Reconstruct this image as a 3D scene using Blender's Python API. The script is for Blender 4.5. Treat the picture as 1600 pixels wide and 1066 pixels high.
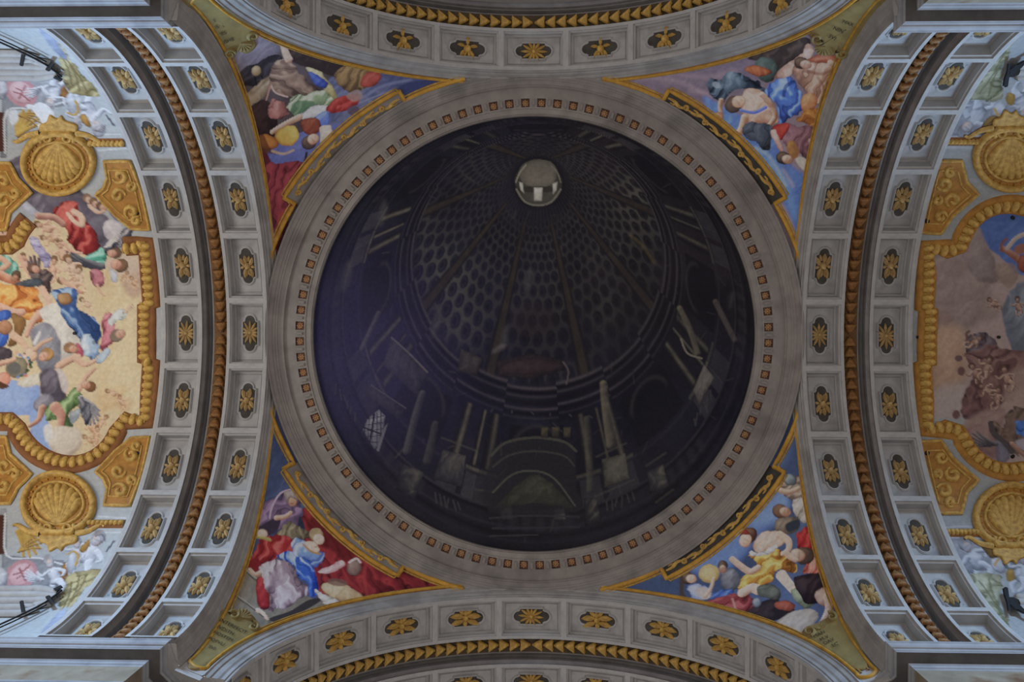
import bpy, math, random
import numpy as np
from mathutils import Vector, Matrix

for _o in list(bpy.data.objects):
    bpy.data.objects.remove(_o)
random.seed(7)
SC = bpy.context.scene
COL = SC.collection
PI = math.pi

# ------------------------------------------------------------------ camera
EYE = 1.6
F_PX = 1449.5
TX, TY, RZ = -0.0054, -0.0279, -0.0034
CAM = np.array([0.174, 0.056, EYE])

def _rot(tx, ty, rz):
    cx, sx, cy, sy, cz, sz = math.cos(tx), math.sin(tx), math.cos(ty), math.sin(ty), math.cos(rz), math.sin(rz)
    rx = np.array([[1, 0, 0], [0, cx, -sx], [0, sx, cx]])
    ry = np.array([[cy, 0, sy], [0, 1, 0], [-sy, 0, cy]])
    rz_ = np.array([[cz, -sz, 0], [sz, cz, 0], [0, 0, 1]])
    return rz_ @ ry @ rx

CM = _rot(TX, TY, RZ)
cam_data = bpy.data.cameras.new('camera')
cam_data.sensor_width = 36.0
cam_data.lens = F_PX / 1600 * 36.0
cam_data.clip_end = 500
cam = bpy.data.objects.new('camera', cam_data)
COL.objects.link(cam)
m3 = np.stack([CM @ [1, 0, 0], -(CM @ [0, 1, 0]), -(CM @ [0, 0, 1])], axis=1)
m4 = np.eye(4); m4[:3, :3] = m3; m4[:3, 3] = CAM
cam.matrix_world = Matrix(m4.tolist())
SC.camera = cam

# ------------------------------------------------------------------ light
SC.view_settings.view_transform = 'Standard'
SC.view_settings.look = 'None'
SC.view_settings.gamma = 1.0
SC.view_settings.use_curve_mapping = False
SC.view_settings.exposure = 0.32

world = bpy.data.worlds.new('church_daylight'); SC.world = world
world.use_nodes = True
bg = world.node_tree.nodes['Background']
bg.inputs[0].default_value = (1.0, 0.93, 0.90, 1)
bg.inputs[1].default_value = 0.55

SPR = EYE + 22.4          # springing height of the four arches

def window_light(name, loc, target, sx, sy, power, color):
    l = bpy.data.lights.new(name, 'AREA'); l.shape = 'RECTANGLE'
    l.size, l.size_y, l.energy, l.color = sx, sy, power, color
    l.spread = math.radians(60 if 'window' in name else 95)
    o = bpy.data.objects.new(name, l); COL.objects.link(o)
    o.location = loc
    o.rotation_euler = (Vector(target) - Vector(loc)).to_track_quat('-Z', 'Y').to_euler()
    return o

BLUE = (0.42, 0.66, 1.0)
for sy in (-1, 1):
    window_light('window_daylight', (-17.8, sy * 6.4, SPR + 1.6), (-9.5, -sy * 7.6, SPR - 0.6), 3.6, 2.4, 390, BLUE)
    window_light('window_daylight', (17.8, sy * 6.4, SPR + 1.6), (9.5, -sy * 7.6, SPR - 0.6), 3.6, 2.4, 280, BLUE)
# daylight from the windows of the apse, beyond the left arm
window_light('apse_daylight', (-22.5, 0, SPR - 7.0), (-14, 0, SPR + 7.5), 9.0, 6.0, 360, (1.0, 0.96, 0.90))

# ------------------------------------------------------------------ helpers
def s2l(c):
    c = np.asarray(c, dtype=float)
    return np.where(c <= 0.04045, c / 12.92, ((c + 0.055) / 1.055) ** 2.4)

def hexc(h):
    return s2l([int(h[i:i + 2], 16) / 255 for i in (0, 2, 4)])

class MB:
    """collects vertices and faces of ONE mesh"""
    def __init__(self):
        self.v = []; self.f = []
    def grid(self, rows, close_u=False, close_v=False):
        n0 = len(self.v); nr = len(rows); nc = len(rows[0])
        for r in rows:
            self.v.extend([tuple(p) for p in r])
        for i in range(nr if close_u else nr - 1):
            a = n0 + i * nc; b = n0 + ((i + 1) % nr) * nc
            for j in range(nc if close_v else nc - 1):
                k = (j + 1) % nc
                self.f.append((a + j, a + k, b + k, b + j))
        return self
    def face(self, pts):
        n0 = len(self.v); self.v.extend([tuple(p) for p in pts]); self.f.append(tuple(range(n0, n0 + len(pts))))
        return self
    def box(self, x0, x1, y0, y1, z0, z1):
        n = len(self.v)
        self.v += [(x, y, z) for z in (z0, z1) for y in (y0, y1) for x in (x0, x1)]
        self.f += [tuple(n + i for i in q) for q in ((0, 1, 3, 2), (4, 6, 7, 5), (0, 4, 5, 1), (2, 3, 7, 6), (0, 2, 6, 4), (1, 5, 7, 3))]
        return self
    def lobe(self, c, r, rot=0.0, nu=8, nv=4):
        """half ellipsoid of relief: c=(x,y,z) on the ground, r=(rx,ry,rz), rising along -z"""
        cr, sr = math.cos(rot), math.sin(rot)
        rows = []
        for j in range(nv + 1):
            t = j / nv * PI / 2
            row = []
            for i in range(nu):
                p = i / nu * 2 * PI
                x, y = r[0] * math.cos(t) * math.cos(p), r[1] * math.cos(t) * math.sin(p)
                row.append((c[0] + x * cr - y * sr, c[1] + x * sr + y * cr, c[2] - r[2] * math.sin(t)))
            rows.append(row)
        return self.grid(rows, close_v=True)
    def petal(self, x, y, ang, ln, w, h, z=0.0, curl=0.0):
        """pointed leaf of relief from (x,y) towards ang, ridged along its middle"""
        rows = []
        for t, ww, hh in ((0, 0.35, 0.6), (0.25, 0.85, 0.9), (0.55, 1.0, 1.0), (0.8, 0.6, 0.8), (1.0, 0.06, 0.25)):
            a = ang + curl * t; px, py = x + ln * t * math.cos(ang + curl * t * 0.5), y + ln * t * math.sin(ang + curl * t * 0.5)
            nx, ny = -math.sin(a), math.cos(a)
            rows.append([(px + nx * w * ww * q, py + ny * w * ww * q, z - h * hh * k) for q, k in ((-1, 0), (-0.55, 0.8), (-0.12, 0.72), (0, 1.0), (0.12, 0.72), (0.55, 0.8), (1, 0))])
        return self.grid(rows)
    def tube(self, pts, nor, w, h, taper=None, seg=6, closed=False):
        """moulding along pts; half-width w across, height h along nor (room side)"""
        n = len(pts); rows = []
        P = [Vector(p) for p in pts]
        for i in range(n):
            if closed:
                t = P[(i + 1) % n] - P[i - 1]
            else:
                t = P[min(i + 1, n - 1)] - P[max(i - 1, 0)]
            if t.length < 1e-9: t = Vector((1, 0, 0))
            t.normalize()
            N = Vector(nor(i) if callable(nor) else nor)
            B = t.cross(N)
            if B.length < 1e-9: B = Vector((0, 0, 1))
            B.normalize(); N = B.cross(t).normalized() if B.cross(t).dot(N) > 0 else -B.cross(t).normalized()
            k = 1.0 if taper is None else taper(i / (n - 1))
            rows.append([P[i] + B * (w * k * math.cos(a)) + N * (h * k * math.sin(a)) for a in [PI * q / seg for q in range(seg + 1)]])
        return self.grid(rows, close_u=closed)
    def mapped(self, fn):
        self.v = [tuple(fn(*p)) for p in self.v]; return self
    def mesh(self, name, smooth=False):
        me = bpy.data.meshes.new(name)
        me.from_pydata(self.v, [], self.f); me.update()
        if smooth:
            me.polygons.foreach_set('use_smooth', [True] * len(me.polygons))
        return me

def link(name, me, mat=None, parent=None, mw=None):
    if mat is not None and len(me.materials) == 0:
        me.materials.append(mat)
    o = bpy.data.objects.new(name, me); COL.objects.link(o)
    if parent is not None: o.parent = parent
    if mw is not None: o.matrix_local = mw
    return o

def thing(name, label, cat, loc=(0, 0, 0), rz=0.0, group=None, kind=None):
    o = bpy.data.objects.new(name, None); COL.objects.link(o)
    o.empty_display_size = 0.3
    o.location = loc; o.rotation_euler = (0, 0, rz)
    if label: o['label'] = label
    if cat: o['category'] = cat
    if group: o['group'] = group
    if kind: o['kind'] = kind
    return o

def grid_mesh(name, pts, nu, nv, cols=None, keep=None):
    """dense painted surface: pts (nu*nv,3) in rows of nv; colour attribute 'paint'"""
    idx = np.arange(nu * nv).reshape(nu, nv)
    q = np.stack([idx[:-1, :-1], idx[:-1, 1:], idx[1:, 1:], idx[1:, :-1]], -1).reshape(-1, 4)
    if keep is not None:
        q = q[keep[q].all(1)]
    used = np.zeros(nu * nv, bool); used[q.ravel()] = True
    remap = np.cumsum(used) - 1
    q = remap[q]; pts = pts[used]
    me = bpy.data.meshes.new(name)
    me.vertices.add(len(pts)); me.vertices.foreach_set('co', pts.astype(np.float32).ravel())
    me.loops.add(q.size); me.loops.foreach_set('vertex_index', q.astype(np.int32).ravel())
    me.polygons.add(len(q)); me.polygons.foreach_set('loop_start', np.arange(0, q.size, 4, dtype=np.int32))
    me.update(calc_edges=True); me.validate()
    me.polygons.foreach_set('use_smooth', np.ones(len(q), bool))
    if cols is not None:
        at = me.color_attributes.new('paint', 'FLOAT_COLOR', 'POINT')
        c4 = np.ones((len(pts), 4), np.float32); c4[:, :3] = cols[used]
        at.data.foreach_set('color', c4.ravel())
    return me

# ------------------------------------------------------------------ materials
def mat(name, base, base2=None, scale=3.0, rough=0.75, metal=0.0, bump=0.15, detail=6.0, stain=None, stain_scale=0.7, spec=0.3):
    m = bpy.data.materials.new(name); m.use_nodes = True
    nt = m.node_tree; N = nt.nodes; L = nt.links
    b = N['Principled BSDF']
    b.inputs['Roughness'].default_value = rough; b.inputs['Metallic'].default_value = metal
    b.inputs['Specular IOR Level'].default_value = spec
    tc = N.new('ShaderNodeTexCoord')
    no = N.new('ShaderNodeTexNoise'); no.inputs['Scale'].default_value = scale; no.inputs['Detail'].default_value = detail
    no.inputs['Roughness'].default_value = 0.62
    L.new(tc.outputs['Object'], no.inputs['Vector'])
    r = N.new('ShaderNodeValToRGB')
    c1 = hexc(base); c2 = hexc(base2 or base)
    r.color_ramp.elements[0].position = 0.32; r.color_ramp.elements[1].position = 0.68
    r.color_ramp.elements[0].color = (*c2, 1); r.color_ramp.elements[1].color = (*c1, 1)
    L.new(no.outputs['Fac'], r.inputs['Fac'])
    out = r.outputs['Color']
    if stain:
        n2 = N.new('ShaderNodeTexNoise'); n2.inputs['Scale'].default_value = stain_scale; n2.inputs['Detail'].default_value = 8
        L.new(tc.outputs['Object'], n2.inputs['Vector'])
        r2 = N.new('ShaderNodeValToRGB'); r2.color_ramp.elements[0].position = 0.52; r2.color_ramp.elements[1].position = 0.72
        r2.color_ramp.elements[0].color = (0, 0, 0, 1); r2.color_ramp.elements[1].color = (1, 1, 1, 1)
        L.new(n2.outputs['Fac'], r2.inputs['Fac'])
        mx = N.new('ShaderNodeMix'); mx.data_type = 'RGBA'
        L.new(r2.outputs['Color'], mx.inputs['Factor']); L.new(out, mx.inputs['A']); mx.inputs['B'].default_value = (*hexc(stain), 1)
        out = mx.outputs['Result']
    L.new(out, b.inputs['Base Color'])
    if bump:
        bp = N.new('ShaderNodeBump'); bp.inputs['Strength'].default_value = bump; bp.inputs['Distance'].default_value = 0.02
        L.new(no.outputs['Fac'], bp.inputs['Height']); L.new(bp.outputs['Normal'], b.inputs['Normal'])
    return m

def paint_mat(name, rough=0.8, grain=0.10, spec=0.15):
    m = bpy.data.materials.new(name); m.use_nodes = True
    nt = m.node_tree; N = nt.nodes; L = nt.links
    b = N['Principled BSDF']; b.inputs['Roughness'].default_value = rough; b.inputs['Specular IOR Level'].default_value = spec
    a = N.new('ShaderNodeAttribute'); a.attribute_name = 'paint'
    tc = N.new('ShaderNodeTexCoord')
    no = N.new('ShaderNodeTexNoise'); no.inputs['Scale'].default_value = 9.0; no.inputs['Detail'].default_value = 5
    L.new(tc.outputs['Object'], no.inputs['Vector'])
    mr = N.new('ShaderNodeMapRange'); mr.inputs['To Min'].default_value = 1 - grain * 2.2; mr.inputs['To Max'].default_value = 1 + grain * 2.2
    L.new(no.outputs['Fac'], mr.inputs['Value'])
    mx = N.new('ShaderNodeVectorMath'); mx.operation = 'SCALE'
    L.new(a.outputs['Color'], mx.inputs[0]); L.new(mr.outputs['Result'], mx.inputs['Scale'])
    L.new(mx.outputs['Vector'], b.inputs['Base Color'])
    return m

M_STONE = mat('grey_painted_plaster', 'a5a29e', '928f8c', 2.2, 0.8, stain='85817e', stain_scale=0.9)
M_STONE_LIGHT = mat('pale_plaster_rib', 'a9a7a4', '989694', 2.5, 0.8)
M_PANEL = mat('coffer_panel_plaster', 'adaba8', '9a9896', 1.6, 0.85, stain='8c8988', stain_scale=1.3)
M_DARKGROUND = mat('dark_cartouche_ground', '4c4844', '38352f', 3.0, 0.9)
M_CHANNEL = mat('shade_toned_cove_plaster', '8a8683', '757170', 2.0, 0.85)  # arch plaster with the shade of the cove put into its colour
M_RING = mat('warm_grey_ring_plaster', '928b85', '7d7773', 1.4, 0.85, stain='6c6663', stain_scale=0.8)
M_GOLD = mat('ochre_gilding', 'cda658', '977334', 7.0, 0.6, 0.0, 0.4, spec=0.35)
M_GOLD_BROWN = mat('brown_dimmed_gilding', 'a0733c', '5c3c20', 9.0, 0.6, 0.0, 0.5, stain='7a4a2c', stain_scale=3.0)  # same gilding as elsewhere, its dimness put into a browner colour
M_GOLD_LINE = mat('orange_gilt_line', 'cc9c3e', 'a87a2c', 4.0, 0.55, 0.0, 0.2, spec=0.35)
M_GOLD_DEEP = mat('deep_ochre_gilding', 'b07c34', '8c6026', 4.0, 0.6, 0.0, 0.3)
M_GOLD_TAN = mat('tan_gilding', 'c4a670', '8e7044', 7.0, 0.65, 0.0, 0.4)
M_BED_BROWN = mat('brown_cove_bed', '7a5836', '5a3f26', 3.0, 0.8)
M_BED_DARK = mat('dark_cove_bed', '5c4c36', '463a2a', 3.0, 0.8)
M_BROWN = mat('red_brown_painted_border', '8a5a30', '6f4524', 3.0, 0.7)
M_ROSE_TRAY = mat('dark_red_brown_recess', '6a4e42', '523c32', 4.0, 0.85)
M_ROSE = mat('terracotta_gilt_rosette', 'b8926a', '94684a', 9.0, 0.6)
M_CARTOUCHE = mat('olive_gold_cartouche', '9a8a58', '80724a', 2.5, 0.7, stain='8a6f4c', stain_scale=0.8)
M_INK = mat('dark_lettering', '3a3226', '3a3226', 2.0, 0.9, bump=0)
M_FRIEZE = mat('stained_marble_frieze', '978b78', '7c705e', 1.2, 0.65, stain='6a4c30', stain_scale=1.3)
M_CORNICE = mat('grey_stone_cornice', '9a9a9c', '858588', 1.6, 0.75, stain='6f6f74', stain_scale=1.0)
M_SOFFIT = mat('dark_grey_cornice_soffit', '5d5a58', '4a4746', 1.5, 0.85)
M_BLACK = mat('flat_black', '0c0b0b', '0c0b0b', 2.0, 0.6, bump=0)
M_WALL = mat('church_wall_plaster', '8f8c88', '7f7c79', 0.8, 0.85)
M_PAINT = paint_mat('fresco_paint')
M_CANVAS = paint_mat('dark_oil_canvas', 0.7, 0.14, 0.12)

# pigment gain: each surface's light level is put into its paint
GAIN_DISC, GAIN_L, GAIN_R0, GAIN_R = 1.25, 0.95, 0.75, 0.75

# ------------------------------------------------------------------ surfaces
def ray(px, py):
    d = CM @ np.array([px - 800.0, py - 533.0, F_PX]); return d / np.linalg.norm(d)

AX, RX, RSX = 8.40, 8.00, 7.45      # left and right arches: plane, outer radius, soffit radius
AY, RY, RSY = 8.24, 7.80, 7.27      # top and bottom arches

class Disc:
    def __init__(self, z): self.z = z
    def px(self, x, y):
        d = ray(x, y); t = (self.z - CAM[2]) / d[2]; return np.array([CAM[0] + t * d[0], CAM[1] + t * d[1]])
    def pos(self, u, v, h=0): return np.array([u, v, self.z - h])
    def nor(self, u, v): return np.array([0, 0, -1.0])

class Vault:
    """barrel vault of one arm, in the arm's own frame: u outward, v along the arc from the crown"""
    def __init__(self, rz, R, u0):
        self.rz, self.R, self.u0 = rz, R, u0
        c, s = math.cos(rz), math.sin(rz); self.W = np.array([[c, -s, 0], [s, c, 0], [0, 0, 1]])
    def px(self, x, y):
        d = self.W.T @ ray(x, y); o = self.W.T @ CAM - np.array([0, 0, SPR])
        a = d[1] ** 2 + d[2] ** 2; b = o[1] * d[1] + o[2] * d[2]; c = o[1] ** 2 + o[2] ** 2 - self.R ** 2
        t = (-b + math.sqrt(max(b * b - a * c, 0))) / a; p = o + t * d
        return np.array([p[0], self.R * math.atan2(p[1], p[2])])
    def pos(self, u, v, h=0):          # local to a root at (u0, 0, SPR) turned by rz
        a = v / self.R; r = self.R - h
        return np.array([u - self.u0, r * math.sin(a), r * math.cos(a)])
    def nor(self, u, v):
        a = v / self.R; return np.array([0, -math.sin(a), -math.cos(a)])

RHO = 11.47
def pend_snap(phi, h):
    """phi: azimuth in the quadrant, h: height over springing -> radius"""
    t = 0.5
    for _ in range(5):
        R = RX + (RY - RX) * t; sn = min(max(h / R, 0), 1); cs = math.sqrt(1 - sn * sn)
        f0, f1 = math.atan2(RX * cs, AX), math.atan2(AY, RY * cs)
        t = min(max((phi - f0) / (f1 - f0), -0.05), 1.05)
    return math.hypot(AX, RX * cs) * (1 - t) + math.hypot(AY, RY * cs) * t

class Pend:
    def __init__(self, sx, sy):
        self.s = np.array([sx, sy, 1.0]); self.root = np.array([sx * 8.1, sy * 8.0, SPR])
        c = np.array([sx * 0.6, sy * 0.6, 0.53]); self.c = c / np.linalg.norm(c)
        self.e1 = np.array([-sy * 1.0, sx * 1.0, 0]) / math.sqrt(2); self.e2 = np.cross(self.c, self.e1)
    def uv(self, d):                   # directions (n,3) from the springing centre
        w = d @ self.c; return np.stack([RHO * (d @ self.e1) / w, RHO * (d @ self.e2) / w], -1)
    def px(self, x, y):
        d = ray(x, y); o = CAM - np.array([0, 0, SPR]); b = o @ d; c = o @ o - RHO ** 2
        return self.uv((o + (-b + math.sqrt(b * b - c)) * d)[None])[0]
    def dirn(self, u, v):
        d = self.c + u / RHO * self.e1 + v / RHO * self.e2; return d / np.linalg.norm(d)
    def pos(self, u, v, h=0):          # local to the root
        d = self.dirn(u, v); z = RHO * d[2]; phi = math.atan2(abs(d[1]), abs(d[0]))
        r = pend_snap(phi, z)
        p = np.array([self.s[0] * r * math.cos(phi), self.s[1] * r * math.sin(phi), SPR + z]) - h * d
        return p - self.root
    def nor(self, u, v): return -self.dirn(u, v)
    def polar(self, phi, r):           # point seen at plan azimuth phi (in quadrant), plan radius r
        z = math.sqrt(RHO ** 2 - r * r)
        return self.uv(np.array([[self.s[0] * r * math.cos(phi), self.s[1] * r * math.sin(phi), z]]))[0]

def P2(txt):
    return [tuple(float(k) for k in p.split(',')) for p in txt.split()]

def smooth_path(pts, closed=True, n=5):
    pts = [np.asarray(p, float) for p in pts]; N = len(pts); out = []
    for i in range(N if closed else N - 1):
        if closed: a, b, c, d = pts[i - 1], pts[i], pts[(i + 1) % N], pts[(i + 2) % N]
        else: a, b, c, d = pts[max(i - 1, 0)], pts[i], pts[i + 1], pts[min(i + 2, N - 1)]
        for k in range(n):
            t = k / n
            out.append(0.5 * (2 * b + (c - a) * t + (2 * a - 5 * b + 4 * c - d) * t * t + (3 * b - 3 * c + d - a) * t ** 3))
    if not closed: out.append(pts[-1])
    return out

def tube_on(S, pts, w, h, closed=False, sm=0, taper=None, seg=4, lift=0.0, mb=None):
    """moulding laid on surface S along local (u,v) points"""
    if sm: pts = smooth_path(pts, closed, sm)
    mb = mb or MB()
    mb.tube([S.pos(p[0], p[1], lift) for p in pts], lambda i: S.nor(pts[i][0], pts[i][1]), w, h, taper, seg, closed)
    return mb

def plate_on(S, pts, h, mb=None, bevel=0.0):
    """raised plate with a rim wall; pts local outline (star-shaped)"""
    mb = mb or MB(); pts = [np.asarray(p) for p in pts]; c = sum(pts) / len(pts); n = len(pts)
    rows = []
    for k, hh in ((1.0, -0.01), (1.0, h * 0.7), (1.0 - bevel, h), (0.66, h), (0.33, h), (0.02, h)):
        rows.append([S.pos(*(c + (p - c) * k), hh) for p in pts])
    mb.grid(rows, close_v=True)
    return mb
# ------------------------------------------------------------------ painter: flat pigment on a surface's own coordinates
def _hash(ix, iy, seed):
    n = (ix.astype(np.int64) * 374761393 + iy.astype(np.int64) * 668265263 + seed * 69069) & 0xffffffff
    n = ((n ^ (n >> 13)) * 1274126177) & 0xffffffff
    return ((n ^ (n >> 16)) & 0xffff) / 65535.0

def vnoise(u, v, seed=0):
    iu, iv = np.floor(u), np.floor(v); fu, fv = u - iu, v - iv
    fu = fu * fu * (3 - 2 * fu); fv = fv * fv * (3 - 2 * fv)
    a, b = _hash(iu, iv, seed), _hash(iu + 1, iv, seed); c, d = _hash(iu, iv + 1, seed), _hash(iu + 1, iv + 1, seed)
    return (a * (1 - fu) + b * fu) * (1 - fv) + (c * (1 - fu) + d * fu) * fv

def fbm(u, v, sc, seed=0, oc=4):
    s = 0; a = 0.5; t = 0
    for k in range(oc):
        s = s + a * vnoise(u * sc + 17.3 * k, v * sc + 9.1 * k, seed + k); t += a; a *= 0.55; sc *= 2.03
    return s / t

def sstep(a, b, x):
    t = np.clip((x - a) / (b - a), 0, 1); return t * t * (3 - 2 * t)

class Paint:
    def __init__(self, S, u, v, base, gain):
        self.S, self.u, self.v, self.gain = S, np.asarray(u, np.float32), np.asarray(v, np.float32), gain
        self.c = np.tile(hexc(base), (len(u), 1)).astype(np.float32); self.pxm = 0.0212; self.seed = 1; self.sat = 0.9
    def loc(self, pts): return np.array([self.S.px(x, y) for x, y in pts])
    def _near(self, L, pad):
        lo, hi = L.min(0) - pad, L.max(0) + pad
        return np.nonzero((self.u > lo[0]) & (self.u < hi[0]) & (self.v > lo[1]) & (self.v < hi[1]))[0]
    def _segs(self, I, L, closed):
        u, v = self.u[I], self.v[I]; A = L; B = np.roll(L, -1, 0)
        if not closed: A, B = A[:-1], B[:-1]
        best = np.full(len(I), 1e9, np.float32); par = np.zeros(len(I), np.float32); ins = np.zeros(len(I), bool)
        for k, (a, b) in enumerate(zip(A, B)):
            dx, dy = b - a; l2 = dx * dx + dy * dy + 1e-12
            t = np.clip(((u - a[0]) * dx + (v - a[1]) * dy) / l2, 0, 1)
            d = (u - a[0] - t * dx) ** 2 + (v - a[1] - t * dy) ** 2
            w = d < best; best = np.where(w, d, best); self._n = np.where(w, u - a[0] - t * dx, self._n if k else 0), np.where(w, v - a[1] - t * dy, 0) if not k else np.where(w, v - a[1] - t * dy, self._m)
            self._n, self._m = self._n; par = np.where(w, (k + t) / len(A), par)
            if closed and abs(dy) > 1e-9:
                cr = ((a[1] > v) != (b[1] > v)) & (u < dx * (v - a[1]) / dy + a[0]); ins ^= cr
        return np.sqrt(best), par, ins
    def _mix(self, I, col, al):
        self.c[I] += (col - self.c[I]) * al[:, None]
    def poly(self, txt, c, hi=None, lo=None, light=(-0.5, -0.8), fold=0.2, fs=8.0, fd=None, soft=1.2, alpha=1.0, sm=True, round_=0.35):
        pts = P2(txt) if isinstance(txt, str) else txt
        L = self.loc(pts)
        if sm: L = np.array(smooth_path(L, True, 4))
        sw = soft * self.pxm
        I = self._near(L, sw * 2)
        if not len(I): return
        d, par, ins = self._segs(I, L, True); sd = np.where(ins, d, -d)
        if sm and soft < 5 and (hi or lo):      # a brush never follows an outline exactly
            am = (4.2 if fold >= .35 else 1.8) * self.pxm * min(1.0, max(np.ptp(L[:, 0]), np.ptp(L[:, 1])) / 0.7)
            sd = sd + (fbm(self.u[I], self.v[I], 3.6, self.seed + 77, 3) - 0.5) * 2.6 * am
        al = sstep(-sw * 0.6, sw * 0.6, sd) * alpha if soft < 5 else sstep(-sw, sw, sd) * alpha
        c = hexc(c); col = np.tile(c, (len(I), 1))
        if hi or lo:
            self.seed += 1
            cen = L.mean(0); ext = max(np.ptp(L[:, 0]), np.ptp(L[:, 1]))
            p0 = self.loc([pts[0]])[0]; e = self.loc([(pts[0][0] + light[0] * 10, pts[0][1] + light[1] * 10)])[0] - p0
            e = e / (np.linalg.norm(e) + 1e-9)
            t = ((self.u[I] - cen[0]) * e[0] + (self.v[I] - cen[1]) * e[1]) / (ext * 0.55)
            t = t * (1 - round_) + round_ * (np.clip(sd / (ext * 0.16), 0, 1) * 1.6 - 0.9)
            if fold:
                g = self.loc([(pts[0][0] + (fd or (0.8, 0.6))[0] * 10, pts[0][1] + (fd or (0.8, 0.6))[1] * 10)])[0] - p0
                g = g / (np.linalg.norm(g) + 1e-9)
                du, dv = self.u[I] - cen[0], self.v[I] - cen[1]
                al_, ac = du * -g[1] + dv * g[0], du * g[0] + dv * g[1]
                wv = fbm(al_ * 0.8 + 7, ac * 1.1 + 3, 1.5, self.seed, 3) * 17.0
                ph = ac * fs * 1.7 + wv
                amp = 0.55 + 0.9 * fbm(al_, ac, 1.3, self.seed + 9, 2)
                t = t + fold * amp * (1.0 * np.sin(ph) + 0.5 * np.sin(2.3 * ph + 1.3) - 0.15)
            t = t + (fbm(self.u[I], self.v[I], 3.0, self.seed + 50, 3) - 0.5) * 0.7
            H = hexc(hi) if hi else c; Lo = hexc(lo) if lo else c
            up = np.clip(t, 0, 1)[:, None] * 0.9; dn = np.clip(-t, 0, 1)[:, None] * 0.9
            col = col + (H - col) * up; col = col + (Lo - col) * dn
            if soft < 1.6: col = col * (1 - 0.38 * np.exp(-np.clip(sd, 0, None) / (1.1 * self.pxm)))[:, None]
            if fold >= .35:
                cre = np.abs(np.sin(ph * 0.5 + 0.6)); col = col * (1 - 0.55 * sstep(0.22, 0.0, cre))[:, None]
                lt = sstep(0.93, 1.0, np.sin(ph + 0.9)) * np.clip(amp - 0.55, 0, 1); col = col + (H * 1.15 - col) * (0.65 * lt)[:, None]
        self._mix(I, col.astype(np.float32), al.astype(np.float32))
    def line(self, txt, w, c, w2=None, hi=None, lo=None, soft=1.0, alpha=1.0):
        pts = P2(txt) if isinstance(txt, str) else txt
        L = self.loc(pts)
        if len(pts) > 2: L = np.array(smooth_path(L, False, 4))
        W = max(w, w2 or w) * self.pxm
        I = self._near(L, W)
        if not len(I): return
        d, par, _ = self._segs(I, L, False)
        hw = (w + ((w2 if w2 is not None else w) - w) * par) * self.pxm / 2
        al = sstep(-0.6 * soft * self.pxm, 0.6 * soft * self.pxm, hw - d) * alpha
        col = np.tile(hexc(c), (len(I), 1))
        if hi or lo:                       # painted round: lit on one flank, turned away on the other
            p0 = L[0]; e = self.loc([(pts[0][0] - 5, pts[0][1] - 8)])[0] - p0; e = e / (np.linalg.norm(e) + 1e-9)
            s_ = (self._n * e[0] + self._m * e[1]) / hw + (fbm(self.u[I], self.v[I], 4.0, 91, 2) - 0.5) * 0.5
            if hi: col = col + (hexc(hi) - col) * np.clip(s_ * 0.9 + 0.25, 0, 0.9)[:, None]
            if lo: col = col + (hexc(lo) - col) * np.clip(-s_ * 1.0 - 0.05, 0, 0.9)[:, None]
        self._mix(I, col.astype(np.float32), al.astype(np.float32))
    def ell(self, x, y, rx, ry, c, rot=0, **k):
        k.setdefault('fold', 0.0)
        r = math.radians(rot); n = 12
        pts = [(x + rx * math.cos(a) * math.cos(r) - ry * math.sin(a) * math.sin(r), y + rx * math.cos(a) * math.sin(r) + ry * math.sin(a) * math.cos(r)) for a in [2 * PI * i / n for i in range(n)]]
        self.poly(pts, c, **k)
    def head(self, x, y, r, skin='c89a80', hair='4a382c', ang=0.0, hr=1.0):
        """a small generic head: hair cap towards ang (deg), face with brow, cheek and mouth shade on the other side"""
        a = math.radians(ang); cx, sx = math.cos(a), math.sin(a)
        self.ell(x + cx * r * 0.45, y + sx * r * 0.45, r * 1.08 * hr, r * 1.0 * hr, hair, ang, hi='7a6450', lo='241a16')
        self.ell(x - cx * r * 0.25, y - sx * r * 0.25, r * 0.85, r * 0.72, skin, ang, hi='e8c4ac', lo='7a4c3c', round_=0.2)
        if r > 5:
            bx, by = x - cx * r * 0.12, y - sx * r * 0.12
            self.ell(bx, by, r * .14, r * .5, '5a3a30', ang, soft=2, alpha=0.32)
            self.ell(bx - cx * r * .52, by - sx * r * .52, r * .1, r * .2, '7a3430', ang, soft=1.5, alpha=0.3)
    def limb(self, txt, w, w2, c='c09078'):
        self.line(txt, w, c, w2, hi='dcb49c', lo='7c5444')
    def putto(self, x, y, s, ang, c='dcb094', hair='8c6844', dark='94664e', hi='ecc8ae'):
        """small generic winged child, s = overall size in pixels, ang = direction of the body from head to feet"""
        a = math.radians(ang); d = (math.cos(a), math.sin(a)); n_ = (-d[1], d[0])
        q = lambda t, w: (x + d[0] * s * t + n_[0] * s * w, y + d[1] * s * t + n_[1] * s * w)
        self.line([q(.55, .05), q(.78, .22), q(1.0, .12)], s * .17, c, s * .09, hi=hi, lo=dark)
        self.poly([q(.12, -.14), q(.12, .14), q(.35, .2), q(.6, .17), q(.66, -.05), q(.5, -.18), q(.3, -.18)], c, hi=hi, lo=dark, light=(-d[0] - .3, -d[1] - .4))
        self.line([q(.55, -.08), q(.76, -.16), q(.95, -.02)], s * .19, c, s * .09, hi=hi, lo=dark)
        self.line([q(.2, .14), q(.26, .36), q(.1, .46)], s * .13, c, s * .07, hi=hi, lo=dark)
        self.line([q(.2, -.14), q(.34, -.34), q(.46, -.26)], s * .12, c, s * .07, hi=hi, lo=dark)
        self.head(*q(-.06, 0), s * .17, c, hair, ang + 180)
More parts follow.
